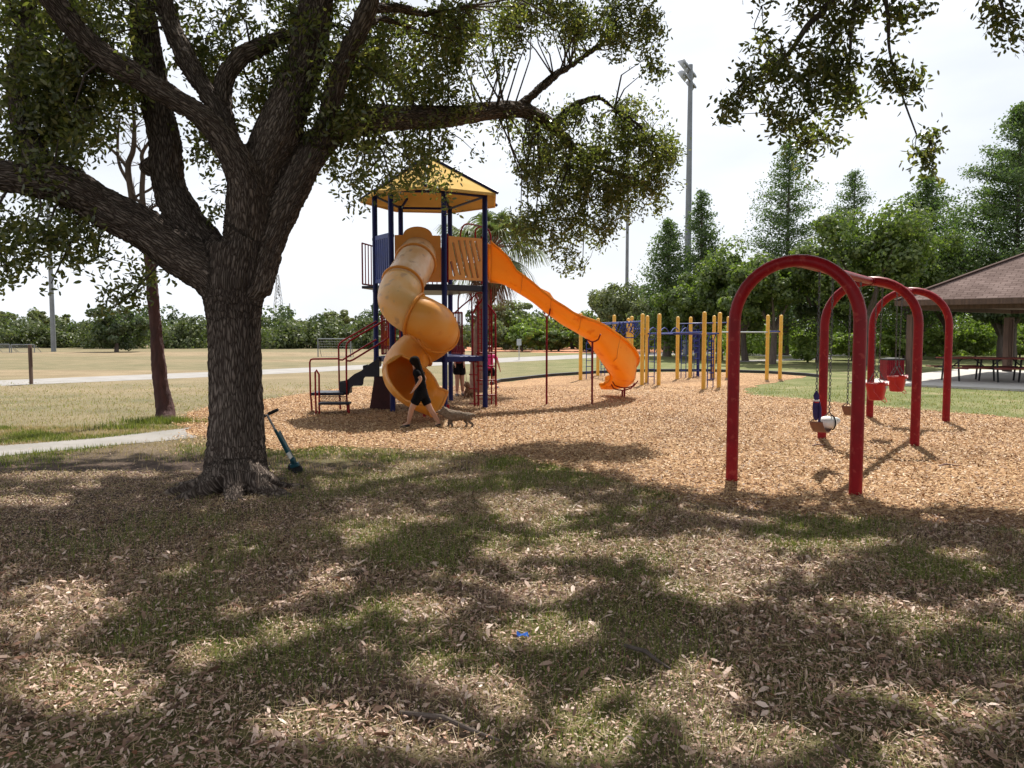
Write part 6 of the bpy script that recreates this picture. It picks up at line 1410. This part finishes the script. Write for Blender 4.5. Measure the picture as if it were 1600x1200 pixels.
def dog(rt, base, fwd, s, fur, sit=False, pose=0):
    f = fwd.normalized(); sd = Vector((-f.y, f.x, 0)); N_ = []; E_ = []
    def P_(x, y, z): return base + f * x * s + sd * y * s + Vector((0, 0, z * s))
    def add(p, r_, par=None): N_.append((p, tuple(k * s for k in r_) if hasattr(r_, '__len__') else r_ * s)); i = len(N_) - 1; (E_.append((par, i)) if par is not None else None); return i
    if sit: B_ = [(-.13, .12, .085), (-.05, .19, .09), (.05, .27, .085), (.09, .33, .06)]
    else: B_ = [(-.19, .215, .088), (-.08, .215, .088), (.05, .205, .098), (.15, .23, .088)]
    i0 = add(P_(B_[0][0], 0, B_[0][1]), B_[0][2]); i1_ = add(P_(B_[1][0], 0, B_[1][1]), B_[1][2], i0); i2 = add(P_(B_[2][0], 0, B_[2][1]), B_[2][2], i1_); i3 = add(P_(B_[3][0], 0, B_[3][1]), B_[3][2], i2)
    hx_, hz = (.16, .42) if sit else (.265, .295)
    nk = add(P_((B_[3][0] + hx_) / 2, 0, (B_[3][1] + hz) / 2), .072, i3); h = add(P_(hx_, 0, hz), .070, nk); mz = add(P_(hx_ + .075, 0, hz - .022), .034, h); add(P_(hx_ + .115, 0, hz - .028), .024, mz)
    for y in (-1, 1): e = add(P_(hx_ - .01, y * .04, hz + .055), (.018, .012), h); add(P_(hx_ + .005, y * .055, hz + .085), (.010, .006), e)
    tl = add(P_(B_[0][0] - .085, 0, B_[0][1] + .02), .028, i0); add(P_(B_[0][0] - .115, 0, B_[0][1] - .02), .018, tl)
    for y, ph in ((-1, .03), (1, -.03)):
        a = add(P_(.14, y * .055, .17 if not sit else .19), .042, i3 if not sit else i2); b_ = add(P_(.145 + ph, y * .055, .09), .022, a); c = add(P_(.14 + ph * 1.6, y * .055, .02), .018, b_); add(P_(.165 + ph * 1.6, y * .055, .015), .017, c)
        if sit: a = add(P_(-.05, y * .075, .10), .05, i0); b_ = add(P_(.03, y * .085, .05), .03, a); c = add(P_(-.04, y * .085, .02), .018, b_); add(P_(.03, y * .085, .015), .016, c)
        else: a = add(P_(-.17 + ph, y * .055, .17), .058, i0); b_ = add(P_(-.15 + ph * 1.5, y * .055, .125), .028, a); c = add(P_(-.215 + ph * 2, y * .055, .07), .018, b_); d_ = add(P_(-.20 + ph * 2, y * .055, .018), .017, c); add(P_(-.17 + ph * 2, y * .055, .014), .016, d_)
    o = skin('body', N_, E_, fur, rt, 3)
    for v in o.data.vertices: v.co += v.normal * (noise.noise(v.co * 45) * .014 + noise.noise(v.co * 110) * .008) * s
    mb = MB(); mb.ball(P_(hx_ + .13, 0, hz - .024), .013 * s, 8, 6)
    for y in (-1, 1): mb.ball(P_(hx_ + .045, y * .03, hz + .02), .008 * s, 8, 6)
    obj('face', mb, 'black_rubber', rt)
    c = P_((B_[3][0] + hx_) / 2 + .005, 0, (B_[3][1] + hz) / 2); ax = (P_(hx_, 0, hz) - P_(B_[3][0], 0, B_[3][1])).normalized(); x = ax.cross(sd).normalized()
    obj('collar', MB().tube([c + (x * math.cos(t_) + sd * math.sin(t_)) * .058 * s for t_ in [2 * math.pi * k / 16 for k in range(16)]], .009 * s, 6, closed=True), 'dark_red_paint', rt)
    return P_(hx_, 0, hz)
g = gp(716, 668); rt = empty('dog', g, 'small shaggy grey brown dog walking beside the striding child', 'dog'); dog(rt, g, Vector((-1, .12, 0)), .98, 'grey_fur')
g = gp(734, 622); rt = empty('dog', g, 'small tan dog sitting on a leash behind the tower posts', 'dog'); hp = dog(rt, g, Vector((-.5, -.8, 0)), .85, 'tan_fur', True)
tag(obj('leash', MB().tube(catmull([leash[0], leash[1], hp + Vector((0, 0, -.03))], 5), .006, 5), 'dark_red_paint', None, origin=tuple(leash[0])), 'thin dark red leash from the standing person to the sitting dog', 'leash')
